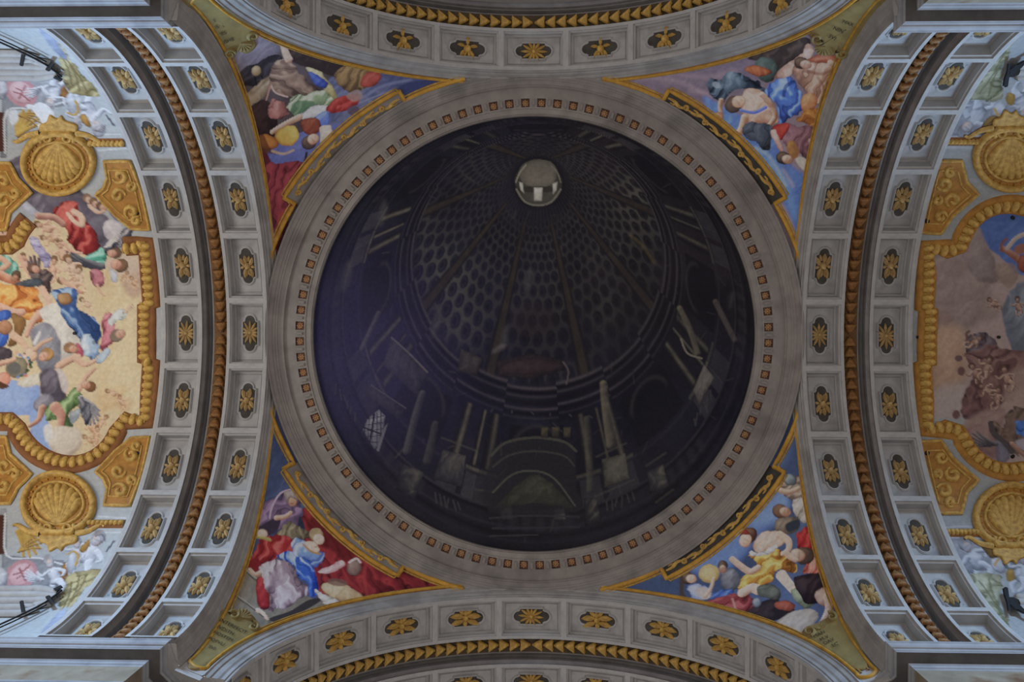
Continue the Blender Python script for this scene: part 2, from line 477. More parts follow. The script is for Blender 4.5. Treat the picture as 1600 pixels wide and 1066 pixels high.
    def wing(self, x, y, ang, ln, w, c='6a6874', hi='b8b4b8', n=6):
        """feathered wing fanned from (x,y)"""
        for k in range(n):
            a = math.radians(ang + (k - n / 2) * w); L_ = ln * (0.62 + 0.38 * math.sin((k + 1) / n * PI * 0.75))
            e = (x + L_ * math.cos(a), y + L_ * math.sin(a)); m_ = (x + L_ * .55 * math.cos(a - .12), y + L_ * .55 * math.sin(a - .12))
            self.line([(x, y), m_, e], ln * .16, c, ln * .07, hi=hi, lo='3a3844', soft=.8)
    def mottle(self, cA, cB, sc, amt, seed=3, where=None):
        n = np.clip((fbm(self.u, self.v, sc, seed, 5) - 0.32) / 0.36, 0, 1)
        m = hexc(cA) + (hexc(cB) - hexc(cA)) * n[:, None]
        a = np.full(len(self.u), amt) if where is None else where * amt
        self.c += ((m - self.c) * a[:, None]).astype(np.float32)
    def out(self):
        g = (self.c @ np.array([0.3, 0.59, 0.11], np.float32))[:, None]
        x = np.clip((g + (self.c - g) * self.sat) * self.gain, 0.0, None)
        return np.where(x < 0.42, x, 0.42 + 0.46 * (1 - np.exp(-(x - 0.42) / 0.46)))

# ------------------------------------------------------------------ the four coffered arches
NC = 11
PITCH = PI / NC

def sweep_arch(prof, A, seg=88, a0=-PI / 2, a1=PI / 2):
    """profile of (d, r) swept round the arch, sharp between profile points; local to (A, 0, SPR)"""
    mb = MB()
    an = [a0 + (a1 - a0) * i / seg for i in range(seg + 1)]
    def rowp(d, r):
        p = [(d - A, r * math.sin(a), r * math.cos(a)) for a in an]
        return [(p[0][0], p[0][1], -0.48)] + p + [(p[-1][0], p[-1][1], -0.48)]
    for (d0, r0), (d1, r1) in zip(prof[:-1], prof[1:]):
        mb.grid([rowp(d0, r0), rowp(d1, r1)])
    return mb

def bend(Rs):
    """flat coffer coordinates: x outward depth, y along the arc, z up into the vault, origin on the soffit"""
    def f(x, y, z):
        a = y / Rs; r = Rs + z
        return (x, r * math.sin(a), r * math.cos(a) - Rs)
    return f

def rect_ring(mb, x0, x1, y0, y1, z0, X0, X1, Y0, Y1, z1, ny=6, nx=1):
    """four strips between two rectangles"""
    def loop(xa, xb, ya, yb, z):
        p = [(xa, ya + (yb - ya) * i / ny, z) for i in range(ny)] + [(xa + (xb - xa) * i / 2, yb, z) for i in range(2)]
        p += [(xb, yb + (ya - yb) * i / ny, z) for i in range(ny)] + [(xb + (xa - xb) * i / 2, ya, z) for i in range(2)]
        return p
    mb.grid([loop(x0, x1, y0, y1, z0), loop(X0, X1, Y0, Y1, z1)], close_v=True)

def cart_outline(a=0.37, b=0.265, r=0.185, n=8):
    p = [(b, -a), (b, a), (r + 0.025, a)]
    p += [(r * math.cos(t), a + 0.03 + r * math.sin(t)) for t in [PI * i / n for i in range(n + 1)]]
    p += [(-r - 0.025, a), (-b, a), (-b, -a), (-r - 0.025, -a)]
    p += [(-r * math.cos(t), -a - 0.03 - r * math.sin(t)) for t in [PI * i / n for i in range(n + 1)]]
    p += [(r + 0.025, -a)]
    return p

def orn_cherub():
    mb = MB()
    mb.lobe((0, -0.02, 0), (0.105, 0.12, 0.15)); mb.lobe((0, 0.03, -0.10), (0.06, 0.05, 0.06), 0, 6, 3)
    for s in (-1, 1):
        mb.petal(s * 0.05, 0.05, PI / 2 - s * 0.45, 0.34, 0.075, 0.10, 0, s * 0.5); mb.petal(s * 0.03, 0.08, PI / 2 - s * 0.1, 0.24, 0.05, 0.12)
        mb.petal(s * 0.06, -0.02, -PI / 2 + s * 0.75, 0.30, 0.075, 0.09, 0, -s * 0.6); mb.petal(s * 0.1, 0.0, PI / 2 - s * 1.25, 0.15, 0.05, 0.08)
    mb.petal(0.02, -0.1, -PI / 2 + 0.1, 0.28, 0.07, 0.11); mb.petal(-0.05, -0.16, -PI / 2 - 0.25, 0.2, 0.05, 0.07)
    return mb
def orn_wings():
    mb = MB()
    mb.lobe((0, 0, 0), (0.09, 0.09, 0.14))
    for s in (-1, 1):
        mb.petal(0.07, s * 0.05, s * (PI / 2 - 0.30), 0.40, 0.085, 0.11, 0, -s * 0.0); mb.petal(-0.04, s * 0.05, s * (PI / 2 + 0.12), 0.42, 0.09, 0.12, 0, -s * 0.25)
        mb.petal(-0.10, s * 0.02, s * (PI / 2 + 0.65), 0.24, 0.06, 0.08)
    mb.petal(-0.06, 0, PI, 0.2, 0.06, 0.1); mb.petal(0.06, 0, 0, 0.2, 0.07, 0.1)
    return mb
def orn_rosette():
    mb = MB()
    for i in range(12):
        a = 2 * PI * i / 12; k = 0.22 + 0.13 * abs(math.sin(a))
        mb.petal(0.05 * math.cos(a), 0.06 * math.sin(a), a, k, 0.045, 0.08)
    mb.lobe((0, 0, 0), (0.065, 0.07, 0.12))
    return mb
def orn_vase():
    mb = MB()
    mb.lobe((-0.02, 0, 0), (0.13, 0.12, 0.13)); mb.petal(0.1, 0, 0, 0.22, 0.06, 0.08); mb.lobe((0.30, 0, 0), (0.03, 0.07, 0.05), 0, 6, 2)
    for s in (-1, 1):
        mb.petal(-0.06, s * 0.06, PI - s * 0.95, 0.28, 0.06, 0.09, 0, s * 0.9); mb.petal(0.05, s * 0.08, s * 1.1, 0.24, 0.055, 0.09, 0, s * 0.7)
        mb.petal(-0.1, s * 0.03, PI - s * 0.3, 0.2, 0.045, 0.08)
    return mb

def leaf_mesh():
    """gilded bell leaf: narrow bead towards the crown (+y), flared lip away from it"""
    mb = MB(); rows = []
    for y, w, h in ((-0.165, 0.21, 0.03), (-0.15, 0.235, 0.12), (-0.10, 0.19, 0.15), (-0.02, 0.14, 0.12), (0.06, 0.09, 0.08), (0.11, 0.06, 0.05)):
        rows.append([(w * math.cos(t), y, -h * math.sin(t)) for t in [PI * i / 6 for i in range(7)]])
    mb.grid(rows)
    mb.lobe((0, 0.125, 0), (0.05, 0.045, 0.06), 0, 6, 3)
    mb.lobe((0.13, -0.13, 0), (0.05, 0.06, 0.12), 0, 6, 3); mb.lobe((-0.13, -0.13, 0), (0.05, 0.06, 0.12), 0, 6, 3)
    return mb

ORN = {}
def ornament_meshes():
    for nm, fn in (('cherub', orn_cherub), ('wings', orn_wings), ('rosette', orn_rosette), ('vase', orn_vase)):
        for key, m in (('bright', M_GOLD), ('brown', M_GOLD_TAN)):
            me = fn().mesh('gilded_' + nm, True); me.materials.append(m); ORN[nm, key] = me

def build_arch(label, rz, A, R, Rs, rows2, orn, leafmat, seed, dp=0.34):
    rnd = random.Random(seed)
    c, s = math.cos(rz), math.sin(rz)
    root = thing('coffered_arch', label, 'arch', (A * c, A * s, SPR), rz)
    r1a, r1b = A + 0.20, A + 1.52          # first row of coffers
    r2a, r2b = A + 2.33, A + 3.63          # second row
    link('archivolt', sweep_arch([(A - 0.01, R + 0.10), (A - 0.05, R - 0.02), (A - 0.01, R - 0.04), (A + 0.03, R - 0.13), (A + 0.07, R - 0.15), (A + 0.075, R - 0.19),
        (A + 0.10, R - 0.29), (A + 0.14, R - 0.34), (A + 0.145, R - 0.44), (A + 0.175, R - 0.45), (A + 0.18, R - 0.51), (A + 0.20, Rs)], A).mesh('archivolt', True), M_STONE, root)
    # cove between the rows
    link('cove', sweep_arch([(r1b + 0.50, Rs + 0.26), (r1b + 0.55, Rs + 0.28), (r1b + 0.56, Rs + 0.50), (r2a - 0.17, Rs + 0.52), (r2a - 0.09, Rs + 0.44), (r2a - 0.08, Rs + 0.18), (r2a - 0.03, Rs + 0.14), (r2a, Rs + 0.10), (r2a, Rs)], A).mesh('cove', True), M_CHANNEL, root)
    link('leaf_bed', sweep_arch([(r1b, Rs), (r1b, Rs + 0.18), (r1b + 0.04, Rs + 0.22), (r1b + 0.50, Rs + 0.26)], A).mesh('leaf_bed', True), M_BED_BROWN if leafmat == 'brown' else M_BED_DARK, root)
    link('end_face', sweep_arch([(r2b, Rs), (r2b + 0.06, Rs + 0.02), (r2b + 0.06, Rs + 0.6)], A).mesh('end_face', True), M_STONE_LIGHT, root)
    fn = bend(Rs)
    half = PITCH * Rs / 2
    meshes = {}
    for row, (da, db) in enumerate(((r1a, r1b), (r2a, r2b))):
        hw = (db - da) / 2; ox = hw - 0.10; oy = half - 0.085
        t = MB()                                             # border and stepped tray
        rect_ring(t, -hw, hw, -half, half, 0.0, -ox, ox, -oy, oy, 0.0)
        rect_ring(t, -ox, ox, -oy, oy, 0.0, -ox, ox, -oy, oy, 0.05)
        rect_ring(t, -ox, ox, -oy, oy, 0.05, -ox + 0.05, ox - 0.05, -oy + 0.05, oy - 0.05, 0.08)
        rect_ring(t, -ox + 0.05, ox - 0.05, -oy + 0.05, oy - 0.05, 0.08, -ox + 0.06, ox - 0.06, -oy + 0.06, oy - 0.06, dp)
        rect_ring(t, -ox + 0.06, ox - 0.06, -oy + 0.06, oy - 0.06, dp, -ox + 0.10, ox - 0.10, -oy + 0.10, oy - 0.10, dp + 0.02)
        meshes['tray', row] = t.mapped(fn).mesh('coffer', False)
        p = MB(); X, Y = ox - 0.10, oy - 0.10
        p.grid([[(-X + 2 * X * i / 3, -Y + 2 * Y * j / 8, dp + 0.02) for i in range(4)] for j in range(9)])
        rect_ring(p, -X + 0.03, X - 0.03, -Y + 0.03, Y - 0.03, dp + 0.018, -X + 0.045, X - 0.045, -Y + 0.045, Y - 0.045, dp - 0.005)
        rect_ring(p, -X + 0.045, X - 0.045, -Y + 0.045, Y - 0.045, dp - 0.005, -X + 0.06, X - 0.06, -Y + 0.06, Y - 0.06, dp + 0.018)
        meshes['panel', row] = p.mapped(fn).mesh('panel', False)
        o = cart_outline(); g = MB()
        g.grid([[(x, y, dp + 0.010) for x, y in o], [(x * 0.5, y * 0.6, dp + 0.010) for x, y in o], [(0, y * 0.4, dp + 0.010) for x, y in o]], close_v=True)
        meshes['ground', row] = g.mapped(fn).mesh('cartouche_ground', False)
        fr = MB(); fr.tube([(x, y, dp + 0.02) for x, y in o], (0, 0, -1), 0.032, 0.06, seg=3, closed=True)
        fr.tube([(x * 1.12, y * 1.06, dp + 0.02) for x, y in o], (0, 0, -1), 0.018, 0.03, seg=3, closed=True)
        meshes['frame', row] = fr.mapped(fn).mesh('cartouche_frame', True)
    for row in range(2):
        if row == 1 and rows2 == 0: continue
        dm = ((r1a + r1b) if row == 0 else (r2a + r2b)) / 2
        for k in range(NC):
            i = k - NC // 2
            if row == 1 and abs(i) > rows2: continue
            a = i * PITCH
            mw = Matrix.Translation((dm - A, Rs * math.sin(a), Rs * math.cos(a))) @ Matrix.Rotation(-a, 4, 'X')
            co = link('coffer', meshes['tray', row], M_STONE_LIGHT, root, mw)
            link('panel', meshes['panel', row], M_PANEL, co)
            link('cartouche_ground', meshes['ground', row], M_DARKGROUND, co)
            link('cartouche_frame', meshes['frame', row], M_STONE_LIGHT, co)
            nm = 'rosette' if i == 0 else orn
            sg = -1 if (i < 0) else 1
            sc = rnd.uniform(0.98, 1.12)
            om = Matrix.Translation((rnd.uniform(-.015, .015), rnd.uniform(-.03, .03), dp + 0.01)) @ Matrix.Rotation(rnd.uniform(-.12, .12), 4, 'Z') @ Matrix.Diagonal((sc, sc * -sg, sc, 1))
            link('gilded_ornament', ORN[nm, leafmat], None, co, om)
    # gilded bell leaves hung along the cove, meeting at the crown
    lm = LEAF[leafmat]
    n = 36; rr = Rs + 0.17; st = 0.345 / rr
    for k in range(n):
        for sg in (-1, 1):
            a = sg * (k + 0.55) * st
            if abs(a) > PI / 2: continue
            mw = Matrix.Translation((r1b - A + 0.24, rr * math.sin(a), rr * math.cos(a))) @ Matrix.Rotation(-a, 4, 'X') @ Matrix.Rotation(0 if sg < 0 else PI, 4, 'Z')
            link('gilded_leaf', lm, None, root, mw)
    return root

ornament_meshes()
LEAF = {}
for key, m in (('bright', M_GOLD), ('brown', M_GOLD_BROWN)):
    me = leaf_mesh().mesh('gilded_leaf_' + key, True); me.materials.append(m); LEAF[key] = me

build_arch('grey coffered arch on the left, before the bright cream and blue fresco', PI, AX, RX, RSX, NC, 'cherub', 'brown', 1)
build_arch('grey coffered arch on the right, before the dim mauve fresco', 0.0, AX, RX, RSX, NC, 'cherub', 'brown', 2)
build_arch('grey coffered arch along the top edge, with upright gold vases', -PI / 2, AY, RY, RSY, 0, 'vase', 'bright', 3, 0.20)
build_arch('grey coffered arch along the bottom edge, with winged gold ornaments', PI / 2, AY, RY, RSY, 3, 'wings', 'bright', 4, 0.20)

# ------------------------------------------------------------------ ring cornice with rosettes
NR = 92
def ring_pt(r, a, z):
    return (r * RK_ * math.cos(a) * 1.006, r * RK_ * math.sin(a) * 0.992, z)
Z0 = SPR + 7.58
RK_ = 1.0
ring = thing('ring_cornice', 'round grey cornice with small terracotta rosettes framing the dark painted dome', 'cornice', (0, 0, Z0))
def ring_sweep(prof, seg=184):
    mb = MB(); an = [2 * PI * i / seg for i in range(seg)]
    for (r0, z0), (r1, z1) in zip(prof[:-1], prof[1:]):
        mb.grid([[ring_pt(r0, a, z0) for a in an], [ring_pt(r1, a, z1) for a in an]], close_v=True)
    return mb
link('outer_moulding', ring_sweep([(8.62, 0.30), (8.62, -0.15), (8.61, -0.18), (8.55, -0.13), (8.54, -0.10), (8.44, -0.02), (8.43, 0.01), (8.36, 0.06), (8.35, 0.085), (8.30, 0.11), (8.29, 0.135), (8.20, 0.20), (8.17, 0.21), (8.155, 0.19), (8.125, 0.195), (8.11, 0.26), (8.10, 0.30)]).mesh('outer_moulding', True), M_RING, ring)
link('plain_fascia', ring_sweep([(8.10, 0.30), (7.80, 0.32)]).mesh('plain_fascia', True), M_RING, ring)
# soffit pierced by the rosette recesses
mb = MB(); ri, ro, zs = 7.44, 7.80, 0.32; da = 2 * PI / NR
def sec(r, a, z=zs): return ring_pt(r, a, z)
for k in range(NR):
    a0 = k * da; h = 0.137 / 7.6; am = a0 + da / 2
    R0, R1 = 7.475, 7.755
    mb.grid([[sec(ri, a0), sec(ri, am - h), sec(ri, am + h), sec(ri, a0 + da)], [sec(R0, a0), sec(R0, am - h), sec(R0, am + h), sec(R0, a0 + da)]])
    mb.grid([[sec(R1, a0), sec(R1, am - h), sec(R1, am + h), sec(R1, a0 + da)], [sec(ro, a0), sec(ro, am - h), sec(ro, am + h), sec(ro, a0 + da)]])
    mb.face([sec(R0, a0), sec(R0, am - h), sec(R1, am - h), sec(R1, a0)]); mb.face([sec(R0, am + h), sec(R0, a0 + da), sec(R1, a0 + da), sec(R1, am + h)])
link('soffit', mb.mesh('soffit'), M_RING, ring)
link('inner_lip', ring_sweep([(7.44, 0.32), (7.42, 0.36), (7.26, 0.37), (7.25, 0.42), (7.22, 0.43), (7.21, 0.62)]).mesh('inner_lip', True), M_RING, ring)
tray = MB(); h = 0.14
tray.grid([[(-h, -h, 0), (h, -h, 0), (h, h, 0), (-h, h, 0)], [(-h, -h, .06), (h, -h, .06), (h, h, .06), (-h, h, .06)]], close_v=True)
tray.face([(-h, -h, .06), (h, -h, .06), (h, h, .06), (-h, h, .06)])
tray_me = tray.mesh('rosette_recess')
rose = MB()
for i in range(8):
    a = 2 * PI * i / 8; rose.lobe((0.075 * math.cos(a), 0.075 * math.sin(a), 0), (0.05, 0.033, 0.04), a, 5, 2)
rose.lobe((0, 0, 0), (0.045, 0.045, 0.07), 0, 6, 2)
rose_me = rose.mesh('rosette', True)
blk = MB().box(-0.10, 0.10, -0.045, 0.045, -0.05, 0.01); blk.box(-0.08, 0.08, -0.025, 0.025, -0.07, -0.05)
blk_me = blk.mesh('modillion')
for k in range(NR):
    am = (k + 0.5) * da; p = ring_pt(7.615, am, zs)
    mw = Matrix.Translation(p) @ Matrix.Rotation(am, 4, 'Z')
    t = link('rosette_recess', tray_me, M_ROSE_TRAY, ring, mw)
    link('rosette', rose_me, M_ROSE, t, Matrix.Translation((0, 0, 0.058)))
    am = k * da; p = ring_pt(7.615, am, zs)
    link('modillion', blk_me, M_RING, ring, Matrix.Translation(p) @ Matrix.Rotation(am, 4, 'Z'))

# ------------------------------------------------------------------ entablatures on the four corner piers
def offset_path(path, o):
    """push an open plan polyline to its left by o, mitred"""
    out = []
    for i, p in enumerate(path):
        p = np.array(p, float); n = []
        for a, b in ((i - 1, i), (i, i + 1)):
            if 0 <= a and b < len(path):
                d = np.array(path[b], float) - np.array(path[a], float); d /= np.linalg.norm(d); n.append(np.array([-d[1], d[0]]))
        if len(n) == 1: out.append(p + n[0] * o)
        else:
            m = n[0] + n[1]; m /= np.linalg.norm(m); out.append(p + m * o / max(m @ n[0], 0.3))
    return out

def sweep_plan(prof, path, flip):
    mb = MB()
    for (o0, z0), (o1, z1) in zip(prof[:-1], prof[1:]):
        a, b = offset_path(path, o0 * flip), offset_path(path, o1 * flip)
        mb.grid([[(p[0], p[1], z0) for p in a], [(p[0], p[1], z1) for p in b]])
    return mb

corner = {(-1, -1): 'upper left', (1, -1): 'upper right', (-1, 1): 'lower left', (1, 1): 'lower right'}
for n, ((sx, sy), nm) in enumerate(corner.items()):
    cx_, cy_ = {'upper left': (8.62, 7.32), 'upper right': (8.50, 7.10), 'lower left': (8.62, 7.38), 'lower right': (8.38, 7.22)}[nm]
    root = np.array([sx * cx_, sy * cy_, SPR - 2.2])
    e = thing('entablature', 'stepped grey stone entablature with stained frieze in the %s corner' % nm, 'cornice', tuple(root))
    path = [(sx * 21.0, sy * cy_), (sx * cx_, sy * cy_), (sx * cx_, sy * (cy_ + .66)), (sx * (cx_ - .48), sy * (cy_ + 1.13)), (sx * 7.15, sy * (cy_ + 1.13)), (sx * 7.15, sy * 16.0)]
    path = [(x - root[0], y - root[1]) for x, y in path]
    tp = offset_path(path, 0.5)[3] + root[:2]          # the pier lies outside the path
    flip = 1 if abs(tp[0]) + abs(tp[1]) > cx_ + cy_ + 0.65 else -1
    t = 1.9
    sh = MB().face([(sx * x - root[0], sy * y - root[1], 2.2 - 0.46) for x, y in ((8.4, 7.98), (7.78, 8.24), (7.3, 8.30), (7.3, 8.95), (8.95, 8.95), (8.95, 7.45), (8.46, 7.45))])
    link('corner_block', sh.mesh('corner_block'), M_STONE, e)
    link('cornice', sweep_plan([(1.2, t + 0.02), (0.02, t), (0.0, t - 0.02), (0.0, t - 0.07), (0.025, t - 0.09), (0.03, t - 0.13), (0.045, t - 0.17), (0.08, t - 0.21), (0.12, t - 0.22), (0.12, t - 0.30), (0.15, t - 0.32), (0.15, t - 0.36)], path, flip).mesh('cornice'), M_CORNICE, e)
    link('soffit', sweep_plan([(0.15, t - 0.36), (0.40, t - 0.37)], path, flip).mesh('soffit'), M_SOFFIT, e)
    link('bed_moulding', sweep_plan([(0.40, t - 0.37), (0.40, t - 0.42), (0.43, t - 0.44), (0.44, t - 0.52), (0.47, t - 0.54), (0.47, t - 0.62)], path, flip).mesh('bed_moulding'), M_CORNICE, e)
    link('frieze', sweep_plan([(0.47, t - 0.62), (0.47, t - 1.75)], path, flip).mesh('frieze'), M_FRIEZE, e)
    link('architrave', sweep_plan([(0.47, t - 1.75), (0.38, t - 1.78), (0.38, t - 1.86), (0.46, t - 1.92), (0.48, t - 2.4), (0.52, t - 2.42), (0.54, t - 2.9), (0.80, t - 2.9)], path, flip).mesh('architrave'), M_CORNICE, e)
    w = sweep_plan([(0.64, t - 2.91), (0.64, -SPR + 2.2)], path, flip)
    wo = link('wall_' + nm.replace(' ', '_'), w.mesh('pier_wall'), M_WALL); wo.location = tuple(root); wo['kind'] = 'structure'
# ------------------------------------------------------------------ painted canvas of the dome
DZ = SPR + 8.14
D = Disc(DZ)
n = 470; rr = 7.55
g = np.linspace(-rr, rr, n); U, V = [a.ravel() for a in np.meshgrid(g, g, indexing='ij')]
P = Paint(D, U, V, '1b1b27', GAIN_DISC)
P.mottle('141520', '23222f', 0.9, 0.8, 5)
# a violet cast on one side, browner pigment on the other
P.mottle('1b1b34', '2a2744', 1.2, 0.75, 11, sstep(3.0, -6.5, U) * sstep(-4.5, 0, V) * sstep(6, 1.5, V))
P.mottle('1d1d22', '29272a', 0.8, 0.5, 12, sstep(2.5, 5.5, V))
P.mottle('1c191c', '2b2325', 1.0, 0.5, 14, sstep(-2, 3, U) * sstep(3, -2, V))
LX, LY = 841, 284
# an imagined dome seen from below: nested circles from the lantern out to the rim, K = height, PH = bearing
L0 = D.px(LX, LY); C0 = D.px(840, 521); cv = C0 - L0; pk = np.linalg.norm(D.px(940, 521) - C0) / 100
r0_, rk_ = 37 * pk, 305 * pk
du, dv = U - L0[0], V - L0[1]
qa = cv @ cv - rk_ ** 2; qb = -2 * (du * cv[0] + dv * cv[1] + r0_ * rk_); qc = du ** 2 + dv ** 2 - r0_ ** 2
K = (-qb - np.sqrt(np.maximum(qb ** 2 - 4 * qa * qc, 0))) / (2 * qa)
PH = np.arctan2(dv - K * cv[1], du - K * cv[0])
def tone(mask, col, amt=1.0):
    P.c += ((hexc(col) - P.c) * np.clip(mask * amt, 0, 1)[:, None]).astype(np.float32)
def band(x, a, b, s): return sstep(a - s, a + s, x) * sstep(b + s, b - s, x)
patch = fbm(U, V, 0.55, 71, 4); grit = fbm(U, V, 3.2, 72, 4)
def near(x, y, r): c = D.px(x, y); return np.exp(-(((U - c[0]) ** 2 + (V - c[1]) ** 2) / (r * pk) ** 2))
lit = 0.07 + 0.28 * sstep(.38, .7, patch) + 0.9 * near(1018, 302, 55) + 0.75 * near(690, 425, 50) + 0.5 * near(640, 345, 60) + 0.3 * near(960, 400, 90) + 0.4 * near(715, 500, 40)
dome = band(K, 0.05, 0.515, 0.012)
seg = (PH / (PI / 4) + 0.5); segf = (seg - np.floor(seg) - 0.5) * PI / 4          # bearing from the middle of a web
# six-sided coffers, shrinking towards the lantern
yy = np.log(np.maximum(K + 0.12, 0.01)) * 9.5; row = np.floor(yy); xx = PH / (2 * PI) * 48 + 0.5 * (row % 2) + 0.12 * (grit - .5)
fx = xx - np.floor(xx) - 0.5; fy = (yy - row - 0.5) * 0.9
rad = np.hypot(fx, fy) + 0.16 * (grit - 0.5); web = sstep(0.34, 0.47, rad)
inweb = sstep(PI / 8 - 0.02, PI / 8 - 0.07, np.abs(segf))
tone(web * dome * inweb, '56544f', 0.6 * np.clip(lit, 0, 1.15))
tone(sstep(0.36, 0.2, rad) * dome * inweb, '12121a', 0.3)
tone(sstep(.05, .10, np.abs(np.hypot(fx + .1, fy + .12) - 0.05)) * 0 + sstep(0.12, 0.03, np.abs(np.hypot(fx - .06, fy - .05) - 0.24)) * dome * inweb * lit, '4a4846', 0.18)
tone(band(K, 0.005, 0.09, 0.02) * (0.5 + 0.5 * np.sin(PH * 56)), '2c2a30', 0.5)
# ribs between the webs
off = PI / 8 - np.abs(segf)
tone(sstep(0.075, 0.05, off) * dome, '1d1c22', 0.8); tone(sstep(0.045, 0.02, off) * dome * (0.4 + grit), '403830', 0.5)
# entablature of the drum
for k_, w_, c_, a_ in ((.462, .005, '4a454a', .8), (.474, .006, '111118', .8), (.486, .004, '3c383e', .7), (.503, .010, '15141b', .7), (.522, .004, '46424a', .75), (.535, .006, '121118', .7), (.548, .003, '36343c', .6)):
    tone(np.exp(-((K - k_ - 0.062 - 0.006 * np.sign(np.sin(PH * 8 + 1.2))) / w_) ** 2) * (0.35 + 1.1 * patch), c_, a_)
# columns in pairs, their shafts catching light along one edge
for j in range(8):
    for s_, w_ in ((-0.10, 0.040), (0.10, 0.040), (-0.02, 0.022)):
        p_ = j * PI / 4 + PI / 8 + s_; d_ = (PH - p_ + PI) % (2 * PI) - PI
        m_ = band(K, 0.62, 0.785, 0.004) * sstep(w_, w_ * 0.85, np.abs(d_)); li = 0.35 + 0.9 * (_hash(np.array([j]), np.array([int(s_ * 100)]), 5)[0])
        tone(m_, '1b1a21', 0.8); tone(m_ * np.exp(-((d_ / w_ + 0.25) / 0.35) ** 2) * (0.35 + 0.9 * grit), '6a655a', 0.62 * li)
        tone(band(K, 0.81, 0.885, 0.003) * sstep(w_ * 1.5, w_ * 1.35, np.abs(d_)) * (0.4 + 0.8 * grit), '45434a', 0.5 * li)
        tone(band(K, 0.792, 0.802, 0.003) * sstep(w_ * 1.9, w_ * 1.7, np.abs(d_)), '5a564e', 0.5 * li)
# niches and windows between the pairs, then plinth and steps
for j in range(8):
    d_ = (PH - j * PI / 4 + PI) % (2 * PI) - PI
    tone(band(K, 0.64, 0.79, 0.004) * sstep(0.19, 0.17, np.abs(d_)), '15151c', 0.75)
    tone(np.exp(-((np.hypot((K - .70) / 1.0, d_ * .42) - 0.062) / 0.006) ** 2) * sstep(.72, .68, K), '37353a', 0.5)
    tone(band(K, 0.895, 0.945, 0.006) * sstep(0.2, 0.18, np.abs(d_)) * (0.5 + 0.5 * np.sin(PH * 90)), '2f2e34', 0.55)
for k_, w_, c_, a_ in ((.805, .004, '32313a', .5), (.888, .004, '3a3840', .55), (.897, .006, '101017', .6), (.935, .004, '302f38', .5), (.955, .008, '101016', .5), (.975, .004, '292832', .5)):
    tone(np.exp(-((K - k_) / w_) ** 2) * (0.3 + 1.1 * patch), c_, a_)
P.line("985,368 1005,385 1022,410", 4, '645834', 5, alpha=0.35, soft=4)
# lantern
P.ell(LX, LY + 1, 40, 40, '17171d', soft=6, alpha=0.8)
P.ell(LX, LY + 2, 37, 36, '3a3936', hi='55534c', lo='2a2a2c', light=(0, 1))
P.ell(LX, LY - 13, 30, 23, '605c54', hi='7c766c', lo='45423e', light=(0.2, 1))
P.line("807,296 820,315 841,321 862,315 876,296", 3, '6c6a60')
P.line("806,285 812,270 822,258", 2, '8a8878')
P.line("876,285 871,270 862,260", 2, '6c6a62')
P.ell(LX, LY + 12, 32, 5, '2a2825', alpha=0.7)
for q in ("811,284 817,286 819,303 813,297", "834,293 848,293 847,314 834,314", "863,287 871,284 870,297 864,304"):
    P.poly(q, 'a9a89f', hi='cfcfc8', lo='8c8b84', sm=False)
# upper cornice of the drum and its blocks
for q, c, h_, l_ in (("612,528 668,582 652,620 598,570", '37363d', '4c4a50', '201f27'), ("578,600 634,638 622,656 570,615", '34333a', '46444a', '1d1c24'), ("720,545 755,560 745,588 715,580", '322f33', '4a4644', '1c1b21'),
                     ("1100,570 1116,590 1092,632 1083,610", '5f5a58', '746c68', '3a3738'), ("775,565 830,552 880,562 883,578 830,592 780,588", '2c252b', '3a3036', '1c191f')):
    P.poly(q, c, hi=h_, lo=l_, sm=False)
P.poly("788,570 830,560 872,566 874,576 830,584 792,582", '352a30', hi='453a3c', lo='221c22')
P.line("612,528 640,553 668,582", 3, '5d5856'); P.line("580,602 634,638", 2, '514e50'); P.line("1064,530 1074,552 1096,560", 3, '6a655a')
P.line("885,600 888,580 880,566", 3, '5a5054', alpha=0.7)
# paired columns round the drum
for t, w, w2, c, hi in (("1062,482 1078,515 1090,552", 8, 9, '55504a', '837a62'), ("1118,472 1132,500 1148,532", 8, 8, '4a4446', '70645c'), ("592,490 578,520 566,545", 8, 9, '46454a', '68655e'),
                        ("943,600 947,640 955,695", 11, 15, '4e4a46', '8a8068'), ("917,655 920,700 923,765", 9, 12, '3a3937', '5c584e'), ("660,615 648,655 636,705", 10, 13, '434246', '66645f'), ("680,663 675,690 668,720", 10, 14, '39383b', '504e4c')):
    P.line(t, w, c, w2, hi=hi, lo='1b1a22', soft=3, alpha=0.6)
# pedestals under the columns
for q, c in (("940,718 977,708 983,748 945,762", '4c4a45'), ("692,702 728,712 722,762 676,748", '33323a'), ("625,722 662,738 648,782 618,764", '2e2d34'), ("1010,738 1036,725 1045,760 1016,772", '36353a'), ("912,780 932,778 940,815 914,822", '2b2b30'),
             ("780,792 800,790 802,812 782,814", '34343a'), ("864,796 882,794 884,812 866,814", '3c3c3e')):
    P.poly(q, c, hi='625e56', lo='1f1e24', light=(0.8, -0.6), sm=False)
for t in ("932,714 978,693", "930,776 990,750", "690,684 745,705", "1010,728 1040,708", "1025,785 1052,765", "618,715 632,700", "742,765 768,768"):
    P.line(t, 3, '4c4a45', alpha=0.45, soft=2)
# window with lattice and the bright opening beside it
P.poly("574,655 592,640 602,650 596,690 585,703 567,672", '6f7078', hi='9a9aa0', lo='4c4c58', sm=False)
for k in range(5):
    P.line([(571 + k * 6, 650 - k * 1.5), (569 + k * 6.5, 680 + k * 5)], 1.2, '2a2a34')
    P.line([(569 + k * 0.5, 656 + k * 9), (600, 650 + k * 10)], 1.2, '2a2a34')
P.line("585,648 578,690", 3, '1c1c26'); P.line("568,668 600,680", 2.5, '1c1c26')
P.poly("600,668 606,662 592,706 588,704", '63636b', sm=False)
